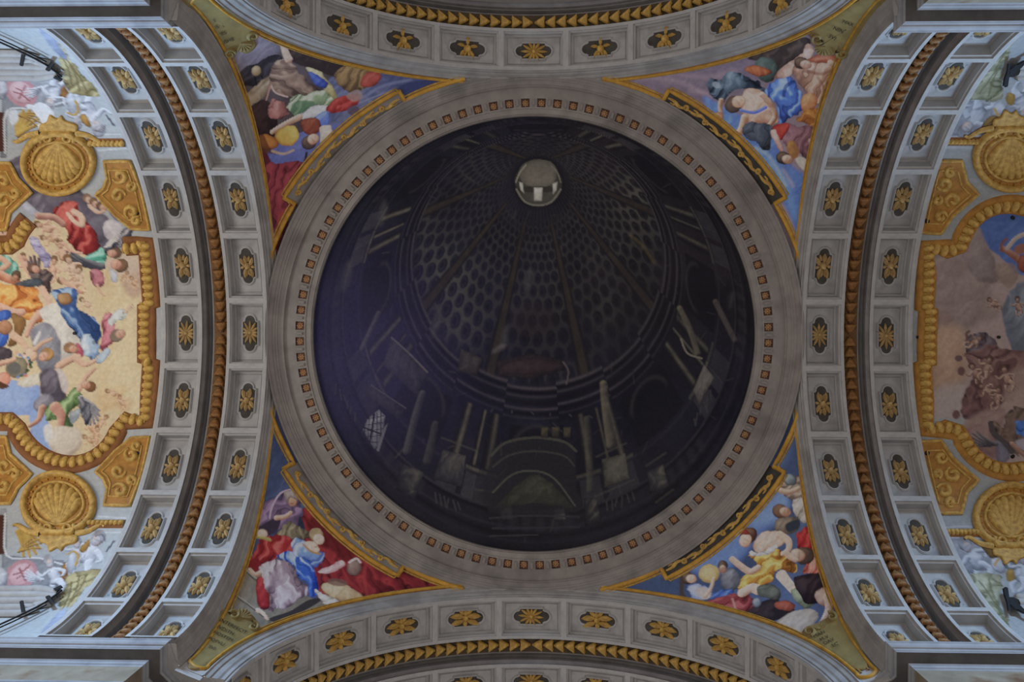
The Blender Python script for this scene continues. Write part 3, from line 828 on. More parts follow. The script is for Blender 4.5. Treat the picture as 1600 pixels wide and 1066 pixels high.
# great niche at the foot, its attic and the floor steps
P.poly("765,720 775,700 800,690 850,686 885,692 898,710 900,760 902,800 765,800", '26262c', soft=4, alpha=0.8)
for t, w, c in (("768,712 790,692 835,684 880,690 900,705", 4, '46453f'), ("770,730 795,712 835,705 880,712 897,728", 3, '3c3b3a'), ("770,770 800,742 834,736 866,748 898,790", 3, '4a4a42'), ("765,810 830,806 905,808", 3, '34343a'),
                ("770,826 905,824", 3, '303038'), ("765,838 840,836", 2, '3a3a40')):
    P.line(t, w, c, alpha=0.9)
P.poly("775,795 800,765 834,742 865,758 897,792 890,796 834,788", '34352f', hi='4c4d42', lo='26262a', light=(0, -1))
for x in (845, 862, 880):
    P.poly([(x, 668), (x + 12, 667), (x + 12, 684), (x, 684)], '38352f', hi='5a5040', lo='222126', sm=False)
# balusters and faint broken lights
rb = random.Random(5)
for x0, y0, dx, dy, ln in ((680, 770, 7, 3, 18), (948, 785, 8, -3, 18), (1085, 655, 5, -9, 16), (525, 600, 6, 9, 16), (770, 640, 30, 2, 4)):
    for k in range(6):
        x, y = x0 + k * dx, y0 + k * dy
        P.line([(x, y), (x + rb.uniform(-3, 5), y + ln * rb.uniform(.6, 1))], 2.5, '3f3e42', alpha=0.7)
for k in range(60):
    a = rb.uniform(0, 2 * PI); r = rb.uniform(120, 325); x, y = 840 + r * math.cos(a), 520 + r * math.sin(a)
    P.line([(x, y), (x + rb.uniform(-14, 14), y + rb.uniform(-6, 22))], rb.uniform(1.2, 2.6), rb.choice(['34333b', '3b3a40', '40393a', '2f2f3a']), alpha=rb.uniform(.3, .75), soft=1.5)
for x, y, w, h_ in ((597, 333, 7, 22), (541, 432, 8, 26), (680, 505, 6, 24), (787, 528, 6, 20), (825, 440, 6, 22), (1142, 470, 3, 14)):
    P.ell(x, y, w, h_, '5c5b5c', 12, hi='84827c', lo='26252d', light=(1, 0), alpha=0.25, soft=5)
P.ell(780, 545, 14, 6, '4a4448', -30, hi='8a8486', lo='2a2428', alpha=0.6); P.ell(835, 500, 34, 26, '2a2128', alpha=0.5, soft=10)
tone(near(560, 520, 120) + 0.7 * near(600, 610, 110), '3d3860', 0.34)      # violet tint towards the left
pts = np.stack([U, V, np.zeros_like(U)], -1)
keep = np.hypot(U / 1.006, V / 0.992) < 7.42 * RK_
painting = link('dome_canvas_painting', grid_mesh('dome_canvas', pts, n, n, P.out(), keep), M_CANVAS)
painting.location = (0, 0, DZ)
painting['label'] = 'huge dark round canvas painted with dim columns, ribs and one small pale lantern'
painting['category'] = 'painting'

# ------------------------------------------------------------------ pendentives
def text_on(S, body, origin, direction, size_px, parent, lift=0.075):
    """lettering laid on a surface; origin and direction in photo pixels turned into surface coordinates"""
    cu = bpy.data.curves.new('lettering', 'FONT'); cu.body = body; cu.size = 1.0; cu.resolution_u = 2
    tmp = bpy.data.objects.new('tmp', cu); COL.objects.link(tmp)
    bpy.context.view_layer.update()
    me0 = bpy.data.meshes.new_from_object(tmp.evaluated_get(bpy.context.evaluated_depsgraph_get()))
    bpy.data.objects.remove(tmp)
    o = S.px(*origin); L = math.hypot(*direction)
    ex = (S.px(origin[0] + direction[0] / L * 20, origin[1] + direction[1] / L * 20) - o) / 20
    up = (direction[1] / L, -direction[0] / L)
    ey = (S.px(origin[0] + up[0] * 20, origin[1] + up[1] * 20) - o) / 20
    for v in me0.vertices:
        q = o + ex * v.co.x * size_px + ey * v.co.y * size_px
        v.co = S.pos(q[0], q[1], lift)
    me0.name = 'lettering'
    return link('lettering', me0, M_INK, parent)

def scroll_pts(c, e1, e2, r, turns=1.4, start=0.0, n=22):
    return [c + (e1 * math.cos(start + turns * 2 * PI * t) + e2 * math.sin(start + turns * 2 * PI * t)) * r * (1 - 0.78 * t) for t in [i / n for i in range(n + 1)]]

def build_pendentive(sx, sy, label, painter, gain):
    S = Pend(sx, sy)
    nu, nv = 270, 300
    tt = np.linspace(0, 1, nu); th = np.linspace(-0.05, 1, nv) * PI / 2
    T, TH = np.meshgrid(tt, th, indexing='ij')
    cs, sn = np.cos(np.maximum(TH, 0)), np.sin(np.maximum(TH, 0))
    f0, f1 = np.arctan2(RX * cs, AX), np.arctan2(AY, RY * cs)
    phi = f0 + (f1 - f0) * T
    r = np.hypot(AX, RX * cs) * (1 - T) + np.hypot(AY, RY * cs) * T
    z = (RX + (RY - RX) * T) * sn
    z = np.where(TH < 0, TH * 9.0, z)
    W = np.stack([sx * r * np.cos(phi), sy * r * np.sin(phi), z], -1).reshape(-1, 3)
    uv = S.uv(W / np.linalg.norm(W, axis=1)[:, None])
    P = Paint(S, uv[:, 0], uv[:, 1], '505058', gain)
    painter(P)
    P.c[W[:, 2] < 0.25] = hexc('7c7874')
    root = thing('pendentive_fresco', label, 'fresco', tuple(S.root))
    link('painted_plaster', grid_mesh('painted_plaster', W + [0, 0, SPR] - S.root, nu, nv, P.out()), M_PAINT, root)
    # gilt frame: two sides along the arches, one along the ring with a stepped middle
    def arch_side(k, w, off):
        pts = []
        for i in range(61):
            t = math.radians(1 + 72.5 * i / 60)
            cs, sn = math.cos(t), math.sin(t)
            if k == 0: ph, h = math.atan2(RX * cs, AX), RX * sn
            else: ph, h = math.atan2(AY, RY * cs), RY * sn
            ph += off * (1 if k == 0 else -1) / 11.0
            rr_ = pend_snap(ph, h); d = np.array([sx * rr_ * math.cos(ph), sy * rr_ * math.sin(ph), h]); pts.append(S.uv((d / np.linalg.norm(d))[None])[0])
        return pts
    for k in (0, 1):
        link('frame_moulding', tube_on(S, arch_side(k, 0, 0.10), 0.055, 0.07, seg=4).mesh('frame_moulding', True), M_GOLD_LINE, root)
        link('frame_fillet', tube_on(S, arch_side(k, 0, 0.20), 0.022, 0.05, seg=3).mesh('frame_fillet', True), M_GOLD, root)
    b0, b1 = arch_side(0, 0, 0.10)[0], arch_side(1, 0, 0.10)[0]; dn_ = (b0 + b1) / 2 - S.polar(PI / 4, 9.0); dn_ /= np.linalg.norm(dn_)
    link('frame_moulding', tube_on(S, [b0, b0 + dn_ * 0.26, (b0 + b1) / 2 + dn_ * 0.46, b1 + dn_ * 0.26, b1], 0.055, 0.07, sm=4, seg=4).mesh('frame_moulding', True), M_GOLD_LINE, root)
    n1, n2 = math.radians(28.6), math.radians(61.0)
    ra, rb_ = 8.70, 8.97
    ring_path = [S.polar(math.radians(a), ra) for a in np.linspace(15, 28.6, 12)] + [S.polar(math.radians(a), rb_) for a in np.linspace(28.6, 61.0, 26)] + [S.polar(math.radians(a), ra) for a in np.linspace(61.0, 75, 12)]
    link('frame_moulding', tube_on(S, ring_path, 0.085, 0.09, seg=4).mesh('frame_moulding', True), M_GOLD_LINE, root)
    link('frame_fillet', tube_on(S, [p * 1.0 + (np.array(q) - p) * 0 for p, q in zip([S.polar(*a) for a in [(math.radians(x), ra + .09) for x in np.linspace(15, 28, 12)] + [(math.radians(x), rb_ + .09) for x in np.linspace(29, 60.6, 26)] + [(math.radians(x), ra + .09) for x in np.linspace(61.6, 75, 12)]], ring_path)], 0.02, 0.06, seg=3).mesh('frame_fillet', True), M_GOLD, root)
    # grey band with gilded scrolls between frame and ring
    band = MB(); a_ = np.linspace(28.8, 60.8, 30)
    band.grid([[S.pos(*S.polar(math.radians(a), q), 0.03) for a in a_] for q in (8.52, 8.68, 8.80, 8.93)])
    link('scroll_band', band.mesh('scroll_band', True), M_DARKGROUND if sx > 0 else M_RING, root)
    for k in range(6):
        a0 = math.radians(31.0 + k * 5.0); fl = 1 if k % 2 else -1
        c0 = S.polar(a0, 8.79 + fl * 0.03); c1 = S.polar(a0 + math.radians(4.4), 8.79 - fl * 0.03)
        e1 = (S.polar(a0 + 0.01, 8.78) - S.polar(a0, 8.78)); e1 /= np.linalg.norm(e1); e2 = (S.polar(a0, 8.79) - S.polar(a0, 8.78)); e2 /= np.linalg.norm(e2)
        m = MB()
        sc = scroll_pts(c0, e1, e2 * fl, 0.10, 1.3, PI)
        tube_on(S, sc, 0.042, 0.06, seg=3, lift=0.03, mb=m)
        tube_on(S, [sc[0], c0 + (c1 - c0) * 0.3 - e2 * fl * 0.10, c0 + (c1 - c0) * 0.65 + e2 * fl * 0.03, c1 + e2 * fl * 0.06], 0.065, 0.07, sm=4, seg=3, lift=0.03, mb=m, taper=lambda t: 1.1 - 0.7 * abs(2 * t - 1))
        tube_on(S, [c0 + (c1 - c0) * 0.45, c0 + (c1 - c0) * 0.6 - e2 * fl * 0.10, c0 + (c1 - c0) * 0.8 - e2 * fl * 0.08], 0.06, 0.06, sm=4, seg=3, lift=0.03, mb=m, taper=lambda t: 1 - 0.7 * t)
        link('acanthus_scroll', m.mesh('acanthus_scroll', True), M_GOLD, root)
    return S, root

def cartouche(S, root, outline, scrolls, shell, texts):
    """inscribed olive-gold scroll cartouche in the foot of a pendentive (outline in photo pixels)"""
    L = smooth_path([S.px(*p) for p in P2(outline)], True, 4)
    c = link('cartouche', plate_on(S, L, 0.05, bevel=0.04).mesh('cartouche', True), M_CARTOUCHE, root)
    for (x, y, r, st, sg) in scrolls:
        o = S.px(x, y); e1 = S.px(x + 10, y) - o; e2 = S.px(x, y + 10) - o; k = 1 / 10.0
        link('volute', tube_on(S, scroll_pts(o, e1 * k, e2 * k * sg, r, 1.35, st), 0.05, 0.09, seg=4, lift=0.05, taper=lambda t: 1 - 0.55 * t).mesh('volute', True), M_CARTOUCHE, c)
    x, y, r, a0 = shell
    m = MB(); o = S.px(x, y)
    for k in range(6):
        a = math.radians(a0 - 60 + 24 * k); q = S.px(x + r * math.cos(a), y + r * math.sin(a))
        tube_on(S, [o, o + (q - o) * 0.5, q], 0.055, 0.08, seg=3, lift=0.05, mb=m, taper=lambda t: 0.35 + 0.65 * t)
    link('shell', m.mesh('shell', True), M_CARTOUCHE, c)
    for body, org, dr, sz in texts:
        text_on(S, body, org, dr, sz, c)
    return c
# ------------------------------------------------------------------ paint schemes (generic robed figures in the fresco's colours)
def paint_tl(P):
    P.mottle('3a3236', '4c444a', 0.7, 1.0, 21)
    P.poly("362,110 375,75 400,55 430,58 440,75 425,90 400,105 372,128", '625c68', hi='857c86', lo='4a444e', soft=3)
    P.poly("500,170 510,125 545,105 640,118 735,118 720,124 640,152 585,188 540,215 505,215", '474c6a', hi='6c7088', lo='34375a', soft=3, light=(-1, 0))
    P.poly("620,135 660,122 735,119 690,132 640,152", '2e3356', soft=4)
    P.line("545,170 590,135 640,122", 5, '6d7190', alpha=.5, soft=4); P.line("560,160 610,140", 3, '8084a0', alpha=.4, soft=3)
    P.poly("405,262 425,235 470,208 520,195 548,190 505,238 475,258 430,264", '525a94', hi='6470ac', lo='40477a', soft=2)
    P.poly("402,205 430,262 445,300 432,380 420,330 408,270", '4a1c26', soft=3)
    P.poly("416,268 440,258 472,255 500,256 502,264 478,300 460,330 444,375 434,402 424,352", '6c2a34', hi='8a3a42', lo='34141e', fold=.35, fs=7, fd=(.9, .3))
    P.poly("438,338 458,320 452,345 438,352", '84382e', soft=3, alpha=.6)
    P.poly("440,62 500,82 580,106 560,122 520,118 495,108 462,98 445,85", '2c2426', hi='4a3c38', soft=3)
    P.poly("520,112 545,96 572,104 586,116 568,136 545,142 528,132", '665036', hi='8a7048', lo='3a2c22', fold=.4)
    P.poly("566,116 585,108 594,118 586,130 562,134", '8a3a32', hi='a8554a', lo='54201e')
    P.poly("372,128 385,108 402,100 418,88 436,84 442,100 432,120 415,138 390,136 374,142", '28242a', hi='4a444c', lo='18161a', fold=.3)
    P.ell(402, 112, 7, 9, '8a7458', 20, hi='b0987a', lo='54442f')
    P.line("400,122 404,134 412,128 410,120", 2.2, '1a181c')
    P.poly("380,160 398,140 424,118 432,130 410,160 392,178 384,172", '786856', hi='9c8a74', lo='483c32', fold=.4)
    P.poly("428,98 446,90 462,102 478,122 496,140 488,152 460,154 436,148 424,136 424,114", '6c584e', hi='9a8272', lo='382c2a', fold=.5, fd=(.5, -.8))
    P.limb("440,66 444,80 450,92", 9, 11, 'a07c6c')
    P.poly("392,176 412,158 428,168 436,190 430,214 410,220 396,205", '261c20', hi='43302f', lo='140f12', soft=2)
    P.poly("418,172 428,152 448,164 452,178 440,188 424,182", '93605a', hi='b88078', lo='4a2a2a', fold=.4)
    P.line("424,134 432,146 450,152", 2.5, 'b08c84'); P.line("424,134 418,158", 2.5, '9c6c66')
    P.poly("452,158 478,146 500,140 518,140 526,152 514,166 488,172 466,184 456,178", '7e8f6c', hi='c2c6a4', lo='354c3a', fold=.55, fs=10)
    P.poly("460,160 490,158 486,172 468,182 456,176", '44604a', soft=2, alpha=.8)
    P.poly("478,104 500,112 522,140 524,154 512,146 498,128", 'a89c6c', hi='c8be94', lo='6c6240', fold=.3)
    P.poly("482,112 498,118 512,128 506,138 490,130", '384890', hi='5a6cb4', lo='222c5c')
    P.poly("466,184 488,168 512,164 516,172 500,182 478,188", 'bcb8ba', hi='dcdad8', lo='78747c', fold=.4)
    P.poly("494,184 512,172 514,192 504,198", '5066b8', hi='7c90d8', lo='34468c')
    P.poly("510,168 524,154 546,148 562,144 560,160 540,172 520,176", '8a2c2a', hi='ac4844', lo='541618', fold=.35)
    P.poly("540,148 558,138 566,150 552,158", '84726c', soft=2, alpha=.7); P.ell(552, 172, 10, 8, '4a3a44', alpha=.8, soft=2)
    P.poly("472,190 494,184 502,202 490,212 474,206", '70382c', hi='8f5440', lo='3f1f1a')
    P.limb("428,208 446,196 468,184", 8, 11, 'a8846c')
    P.ell(451, 214, 19, 16, 'bd8838', -25, hi='e8bc5c', lo='744618', light=(.4, -.6)); P.ell(420, 224, 17, 11, '9c6028', 15, hi='c4853a', lo='542e14')
    P.poly("402,222 414,212 424,232 436,240 424,242 408,236", '4a2a1a', soft=2, alpha=.8)
    P.line("428,238 445,242 460,236", 4, 'a8886c', alpha=.8)
    P.head(488, 220, 11, 'b88c74', '46393a', 140)
    P.poly("500,200 516,196 520,214 508,236 498,246 500,222", 'b4a494', hi='d4c4b0', lo='6a5a54', fold=.3)
    P.line("478,252 490,250 496,254", 6, '5a3038'); P.line("480,240 478,254", 4, '28262a')

def paint_tr(P):
    P.mottle('655a66', '786a72', 0.6, 1.0, 22)
    P.poly("940,118 1020,112 1110,95 1190,75 1180,130 1110,150 1060,150 1000,135", '675c6a', hi='86747c', lo='544a5a', soft=8)
    for t in ("1000,118 1060,125 1110,150", "1040,112 1110,118 1150,108", "1080,140 1130,150 1160,170"):
        P.line(t, 8, '94808a', alpha=.35, soft=8)
    P.poly("1100,150 1130,165 1165,185 1205,210 1235,260 1258,290 1246,400 1236,350 1205,290 1165,225 1120,190", '4c68a8', hi='6c8cc8', lo='3c548e', soft=5, light=(-.4, -.6))
    P.poly("1150,225 1180,235 1215,262 1235,300 1240,345 1215,300 1180,255", '5a7cc0', hi='8aa4d4', soft=8, alpha=.6)
    P.line("1180,232 1200,245 1225,290", 6, '9aa8c0', alpha=.4, soft=6); P.line("1222,268 1236,292", 6, 'a08a80', alpha=.4, soft=6)
    P.poly("1170,86 1212,70 1262,56 1268,72 1244,92 1218,108 1206,126 1186,118 1192,98", '382f2e', hi='5a4c44', lo='1e1918', soft=2, fold=.3)
    P.poly("1182,92 1206,88 1214,108 1200,128 1186,120", '3a4642', hi='566660', lo='222a28', soft=2)
    P.poly("1166,106 1182,100 1206,110 1196,118 1178,116", '8a4a2e', hi='b06c40', lo='4c2418')
    P.poly("1104,128 1114,121 1130,124 1142,112 1154,110 1172,118 1194,136 1200,152 1178,142 1158,138 1140,146 1132,158 1118,154 1108,142", '2c3746', hi='66788a', lo='161c26', fold=.5, fs=8)
    P.poly("1132,118 1150,110 1166,132 1150,140 1134,142", '4a5a6a', hi='8496a4', lo='2a3440', soft=2)
    P.ell(1121, 131, 7, 5, '8a98a8', 30, alpha=.6)
    P.limb("1127,178 1126,166 1128,156", 7, 8, '7a5c4a')
    P.poly("1163,142 1184,138 1198,150 1210,172 1216,190 1200,196 1178,194 1164,186 1158,174", 'b88a76', hi='dcb6a0', lo='7a5240', fold=.25, fs=4, fd=(.3,.9))
    P.limb("1164,184 1156,206 1142,206 1128,190", 12, 8, '8c6850'); P.ell(1123, 182, 8, 8, '8e6450', hi='b88c74', lo='5a3c30')
    P.head(1152, 160, 13, 'c4927a', '463a34', 150)
    P.line("1158,172 1178,176 1196,168", 5, '4a5cc4', hi='6c80e0')
    P.limb("1192,148 1206,168 1210,184 1200,198", 10, 7, '6e4a38')
    P.poly("1166,194 1186,192 1206,196 1206,212 1204,231 1190,232 1182,220 1164,216 1160,206", '3a414e', hi='545e6c', lo='22262e', fold=.35)
    P.poly("1204,128 1220,120 1236,118 1246,138 1250,160 1248,178 1234,186 1220,196 1214,176 1208,158 1196,142", '486ac4', hi='86a4ea', lo='1c2a58', fold=.65, fs=8, fd=(.9, .2))
    P.line("1224,150 1228,135 1240,128", 5, '1d2a54', alpha=.7)
    P.poly("1212,116 1228,100 1250,86 1264,66 1272,80 1262,98 1244,108 1234,120 1214,122", 'b28c7c', hi='d8b4a4', lo='6c4638', fold=.3, fs=4)
    P.poly("1240,108 1262,94 1290,92 1308,100 1314,116 1304,130 1290,136 1284,158 1272,166 1258,144 1246,128", 'a07a68', hi='d0aa96', lo='553a30', fold=.4, fs=5)
    P.poly("1262,92 1284,84 1306,92 1312,104 1290,100 1270,98", '8c4c38', hi='bc8068', lo='54281e')
    P.line('1262,112 1280,118 1300,112', 5, '5a3c32', alpha=.6, soft=3); P.line('1276,124 1284,140 1282,156', 5, '6a4a3c', alpha=.6, soft=3); P.limb('1296,102 1306,112 1302,126', 12, 9, 'b48c7a'); P.head(1256, 100, 10, 'a07868', '3a2c28', 200)
    P.poly("1250,152 1266,148 1274,160 1264,176 1250,172", 'b0704a', hi='d49a70', lo='6c3c26')
    P.poly("1284,150 1296,140 1302,152 1290,168 1278,176 1276,166", '4a5048', hi='9a9a90', lo='262a26')
    P.poly("1242,186 1258,174 1282,176 1284,192 1266,202 1250,196", '8a5426', hi='b87c38', lo='4c2c14', fold=.4)
    P.poly("1228,196 1250,198 1274,206 1272,230 1262,256 1246,244 1226,228 1218,212", '664650', hi='8c6872', lo='36222a', fold=.4)
    P.poly("1206,200 1222,194 1232,196 1226,212 1216,220", '8c2a26', hi='b84c40', lo='4c1414')
    P.poly("1202,208 1210,204 1218,222 1224,238 1216,238", 'c09288', hi='d8b0a6', lo='8a5c54')
    P.poly("1228,224 1238,222 1246,240 1238,250 1228,240", '7a5430', hi='a07844', soft=2)
    P.head(1226, 250, 10, '8a6a58', '2a2524', 200)
    P.poly("1240,250 1252,248 1262,262 1256,270 1246,262", 'a49c92', soft=2); P.line("1262,222 1268,236 1264,248", 5, 'b08a80')

def paint_bl(P):
    P.mottle('353f5e', '434c6c', 0.6, 1.0, 23)
    P.poly("428,640 440,690 470,735 510,785 480,810 400,810 410,730", '37425f', hi='4c5a80', lo='2c3450', soft=8, light=(.8, .6))
    P.poly("472,802 498,788 530,812 575,850 625,888 735,922 640,934 580,944 540,952 500,945 480,900 470,850", '6a1e24', hi='8c2e30', lo='3c1218', fold=.4, fs=4, fd=(.8, -.2))
    P.poly("480,820 500,800 520,815 540,840 560,860 540,880 520,862 500,850", '481418', soft=5, alpha=.8)
    P.line("575,870 568,900 572,935", 5, '8c3030', alpha=.6, soft=4); P.line("600,885 592,905 600,930", 4, '54161c', alpha=.7, soft=4)
    P.poly("330,990 360,930 388,872 402,868 440,915 492,940 512,950 440,985 390,1010 340,1040", '68635a', hi='7c766a', lo='4c4842', soft=2)
    for t in ("382,882 402,902 424,922", "364,918 400,952 430,984", "455,955 480,975"):
        P.line(t, 2, '8a857a'); P.line([(x, y + 3) for x, y in P2(t)], 2, '34322e')
    P.poly("420,968 450,958 480,940 500,938 490,948 450,968 424,975", '2e2a2c', soft=2)
    P.poly("404,812 408,786 424,776 440,775 446,764 462,762 472,772 474,795 470,812 478,828 462,832 436,826 404,824 400,830", '62506c', hi='927a9a', lo='302838', fold=.45, fs=6, fd=(.4, .9))
    P.poly("402,826 436,806 440,816 430,832 400,838", '332b3a', soft=2)
    P.line("424,808 428,790 440,770 456,764", 3, 'a08aa6')
    P.ell(459, 782, 7, 9, 'a07660', 10, hi='c89c80', lo='6a4a40'); P.poly("446,768 458,764 468,772 466,780 456,776 450,786", '867a78', hi='a89c9a', lo='5a4e50')
    P.ell(458, 786, 3, 1.5, '7c3c34', alpha=.6)
    P.poly("470,806 476,818 476,828 466,826", '24283c', soft=2)
    P.poly("434,836 444,820 458,812 470,824 484,832 478,842 456,842", '6c6350', hi='948a6e', lo='403a2e', fold=.45)
    P.limb("434,808 448,806 456,800", 8, 6, 'b88a70')
    P.poly("400,862 410,842 430,834 450,838 460,848 460,864 436,872 416,882 398,884 392,872", '8a2226', hi='c05850', lo='44101a', fold=.55, fs=7)
    P.poly("390,880 404,868 410,884 400,892", '6c1c22', soft=2)
    P.ell(413, 832, 8, 7, 'd4ac92', 30, hi='ecd0bc', lo='946a54'); P.line("400,836 412,838 424,842", 5, '8a7c44', hi='b4a660')
    P.limb("394,888 402,896 412,892", 6, 8, 'b08068')
    P.poly("402,908 412,902 420,930 418,952 404,948", '801e24', hi='a83a3a', lo='44101a', fold=.3)
    P.poly("410,884 430,872 450,876 462,892 470,908 480,918 476,934 456,946 434,952 418,958 424,936 416,918 412,902", '907c86', hi='d8c6cc', lo='4c3a46', fold=.6, fs=6, fd=(.9, .3))
    P.poly("420,900 440,880 455,886 450,905 430,918", '7c6a74', hi='a08e98', soft=3, alpha=.7)
    P.poly("436,868 458,862 472,868 488,882 496,906 494,926 488,936 479,935 480,916 466,900 458,884 448,874", '345cc0', hi='a8c0f4', lo='142268', fold=.65, fs=9, fd=(.9, -.1))
    P.poly("458,846 468,840 484,850 500,862 509,864 500,880 490,888 474,872 460,868", '6a86c8', hi='c4d0e8', lo='30448a', fold=.4)
    P.poly("476,846 490,846 500,858 494,864 482,858", 'd2a88c', hi='ecccb4', lo='946850'); P.line("474,850 486,862 500,866", 3, '94703a')
    P.limb("492,852 494,846", 8, 8, 'd0a488'); P.head(497, 840, 11, 'd8b098', '94805f', 240)
    P.poly("500,918 514,910 536,914 556,926 566,938 556,946 530,942 510,932", 'a08464', hi='cdb28c', lo='503c2a')
    P.ell(526, 912, 16, 6, '5a4640', 8, alpha=.8, soft=2)
    P.poly("492,924 504,930 522,940 534,948 524,956 508,952 498,940", 'b4aca0', hi='dcd4c8', lo='6a625a', fold=.4)
    P.poly("496,894 514,886 532,876 538,884 524,894 508,898", 'c8989a', hi='e4c0be', lo='8a585c', fold=.3)
    P.ell(552, 889, 12, 13, '6a5650', hi='a08c80', lo='3a2c2a'); P.line("545,880 556,874 562,880", 4, 'b89a98')
    P.limb("404,955 410,960 416,970", 10, 5, 'c49a84')

def paint_br(P):
    P.mottle('384664', '465678', 0.6, 1.0, 24)
    P.poly("1240,640 1236,700 1200,760 1140,840 1080,890 950,921 1100,950 1200,860 1250,790 1262,740", '2f3c58', soft=8, alpha=.7)
    P.poly("1225,770 1200,800 1150,830 1120,860 1080,890 1120,900 1160,870 1190,830 1220,810", '5e78b4', hi='8098cc', soft=10, alpha=.75)
    P.poly("1205,775 1222,755 1230,790 1200,815 1170,815", '6a84c0', soft=8, alpha=.7)
    # group at the upper right
    P.poly("1215,752 1232,740 1258,748 1268,775 1272,800 1258,816 1242,806 1236,780 1220,770", '6a5c54', hi='a89888', lo='3c322e', fold=.4)
    P.ell(1232, 748, 10, 9, '50565c', 0, hi='90a0a8', lo='2a2e34'); P.limb("1214,764 1228,768 1244,762", 9, 8, '8c7864')
    P.poly("1236,782 1250,776 1264,790 1262,808 1250,816 1240,806", 'a69e96', hi='ccc6bc', lo='6c645c', fold=.4)
    P.head(1222, 798, 11, '94705c', '5a4034', 190); P.poly("1210,812 1236,806 1246,816 1240,830 1214,832", '5c5248', hi='84786a', lo='36302a')
    P.poly("1226,818 1244,810 1246,822 1230,830", '2a303c', soft=2)
    P.poly("1242,838 1256,818 1268,812 1276,850 1286,884 1262,868 1248,858", '8a1c20', hi='c0423c', lo='440c12', fold=.4)
    P.poly("1250,892 1260,874 1274,854 1288,886 1292,900 1272,898", 'b4584c', hi='d88c7c', lo='6c2c28', fold=.4)
    # seated woman with a round drum and companion
    P.poly("1076,918 1092,914 1112,922 1118,936 1100,942 1082,938", '6c7cb4', hi='a8b2d4', lo='3c486e', fold=.4)
    P.poly("1088,924 1104,920 1114,934 1100,940", 'b4a08c', soft=2, alpha=.8)
    P.head(1079, 906, 10, 'b48c78', '42342c', 190); P.poly("1064,900 1070,908 1070,928 1076,940 1064,934", '3c3230', soft=2)
    P.poly("1126,896 1144,888 1156,898 1158,918 1134,924", '5a5c66', hi='84868c', lo='363840', fold=.3)
    P.head(1130, 888, 8, '8c6c5c', '3c3430', 270)
    P.ell(1109, 899, 16, 15, 'ae905a', hi='ccb078', lo='7a5e34'); P.ell(1109, 899, 13, 12, 'b69a66', hi='d0b884', lo='94763e', alpha=.8)
    P.limb("1104,934 1112,922 1116,906", 7, 5, 'bc9a84')
    P.poly("1112,932 1130,924 1144,922 1146,930 1126,938 1112,942", '3a569c', hi='6c86c4', lo='20305c', fold=.4)
    P.poly("1088,944 1118,938 1148,930 1176,936 1178,952 1160,964 1136,956 1110,950", '783438', hi='a0585a', lo='44181e', fold=.4, fs=5)
    P.line("1146,938 1152,956", 3, 'a88478', alpha=.6)
    # leaning man in a yellow tunic
    P.poly("1170,868 1190,862 1212,856 1232,872 1244,880 1240,892 1216,892 1208,910 1196,914 1176,922 1160,936 1154,920 1162,904 1184,888", 'b87e2a', hi='ecc060', lo='5c3210', fold=.6, fs=6, fd=(.7, .7))
    P.poly("1176,850 1186,834 1202,828 1222,832 1230,842 1220,852 1208,856 1190,864 1178,862", 'c69e88', hi='e6c6b0', lo='7c5644', fold=.25, fs=4)
    P.poly("1174,862 1192,862 1212,848 1208,860 1192,868 1176,868", 'ccc8ca', hi='e8e6e6', lo='8c8890', fold=.4)
    P.limb("1216,834 1230,844 1230,858 1222,864", 11, 8, 'c89e86')
    P.head(1166, 842, 13, 'cc9c84', '4a2e28', 300); P.ell(1160, 830, 12, 5, '7c3028', 20, hi='a4483a', lo='481a18'); P.poly("1150,838 1146,828 1152,818 1160,824 1156,834", 'b4aca4', hi='d8d2ca'); P.ell(1158, 822, 6, 4, '26242c', 10)
    P.limb("1144,874 1156,884 1172,894 1184,888", 9, 11, 'b48a76')
    P.limb("1162,928 1176,920 1186,924", 16, 15, 'd0a890'); P.limb("1220,898 1228,908 1240,922", 16, 12, 'd4ae98')
    P.poly("1184,920 1196,914 1216,918 1220,934 1208,948 1204,938 1188,934", '484c48', hi='6c7268', lo='262826')
    P.poly("1234,922 1250,918 1262,934 1270,942 1258,950 1240,936", '6c7460', hi='94a084', lo='3c4236')
    P.poly("1168,964 1186,946 1212,938 1240,952 1236,962 1212,974 1186,972", '201a20', hi='3a3036', soft=2)
    P.poly("1212,944 1226,938 1242,946 1236,956 1216,952", '7c3e30', hi='a0584a', lo='44201a')
    P.ell(1184, 944, 7, 8, '5c6470', hi='a0a8b0', lo='2c3038')
    # bending dark figure with an outstretched arm
    P.poly("1238,904 1258,896 1284,894 1294,916 1284,936 1262,944 1250,930", '221a20', hi='40343a', lo='120e12', fold=.3)
    P.head(1248, 866, 14, 'a08070', '443630', 0)
    P.limb("1226,862 1234,870 1242,874", 9, 7, 'b48c78')
    P.poly("1270,926 1288,914 1298,926 1296,940 1282,944", '94786c', hi='bc9e92', lo='5a443c')
    P.limb("1290,928 1292,948 1284,972", 13, 9, 'aa8e84')
    P.ell(1284, 976, 6, 8, 'b0948a', hi='d0b8b0', lo='6c524a')
    for q in ("1280,980 1277,990 1278,998", "1283,982 1283,992 1286,998", "1286,982 1288,990 1292,994", "1288,980 1294,986 1297,986"):
        P.limb(q, 3.4, 2.2, 'b4988e')
    P.poly("1212,984 1226,966 1244,956 1268,952 1278,962 1268,984 1260,1002 1236,992", '8a8078', hi='a89e94', lo='5c5450', soft=2)

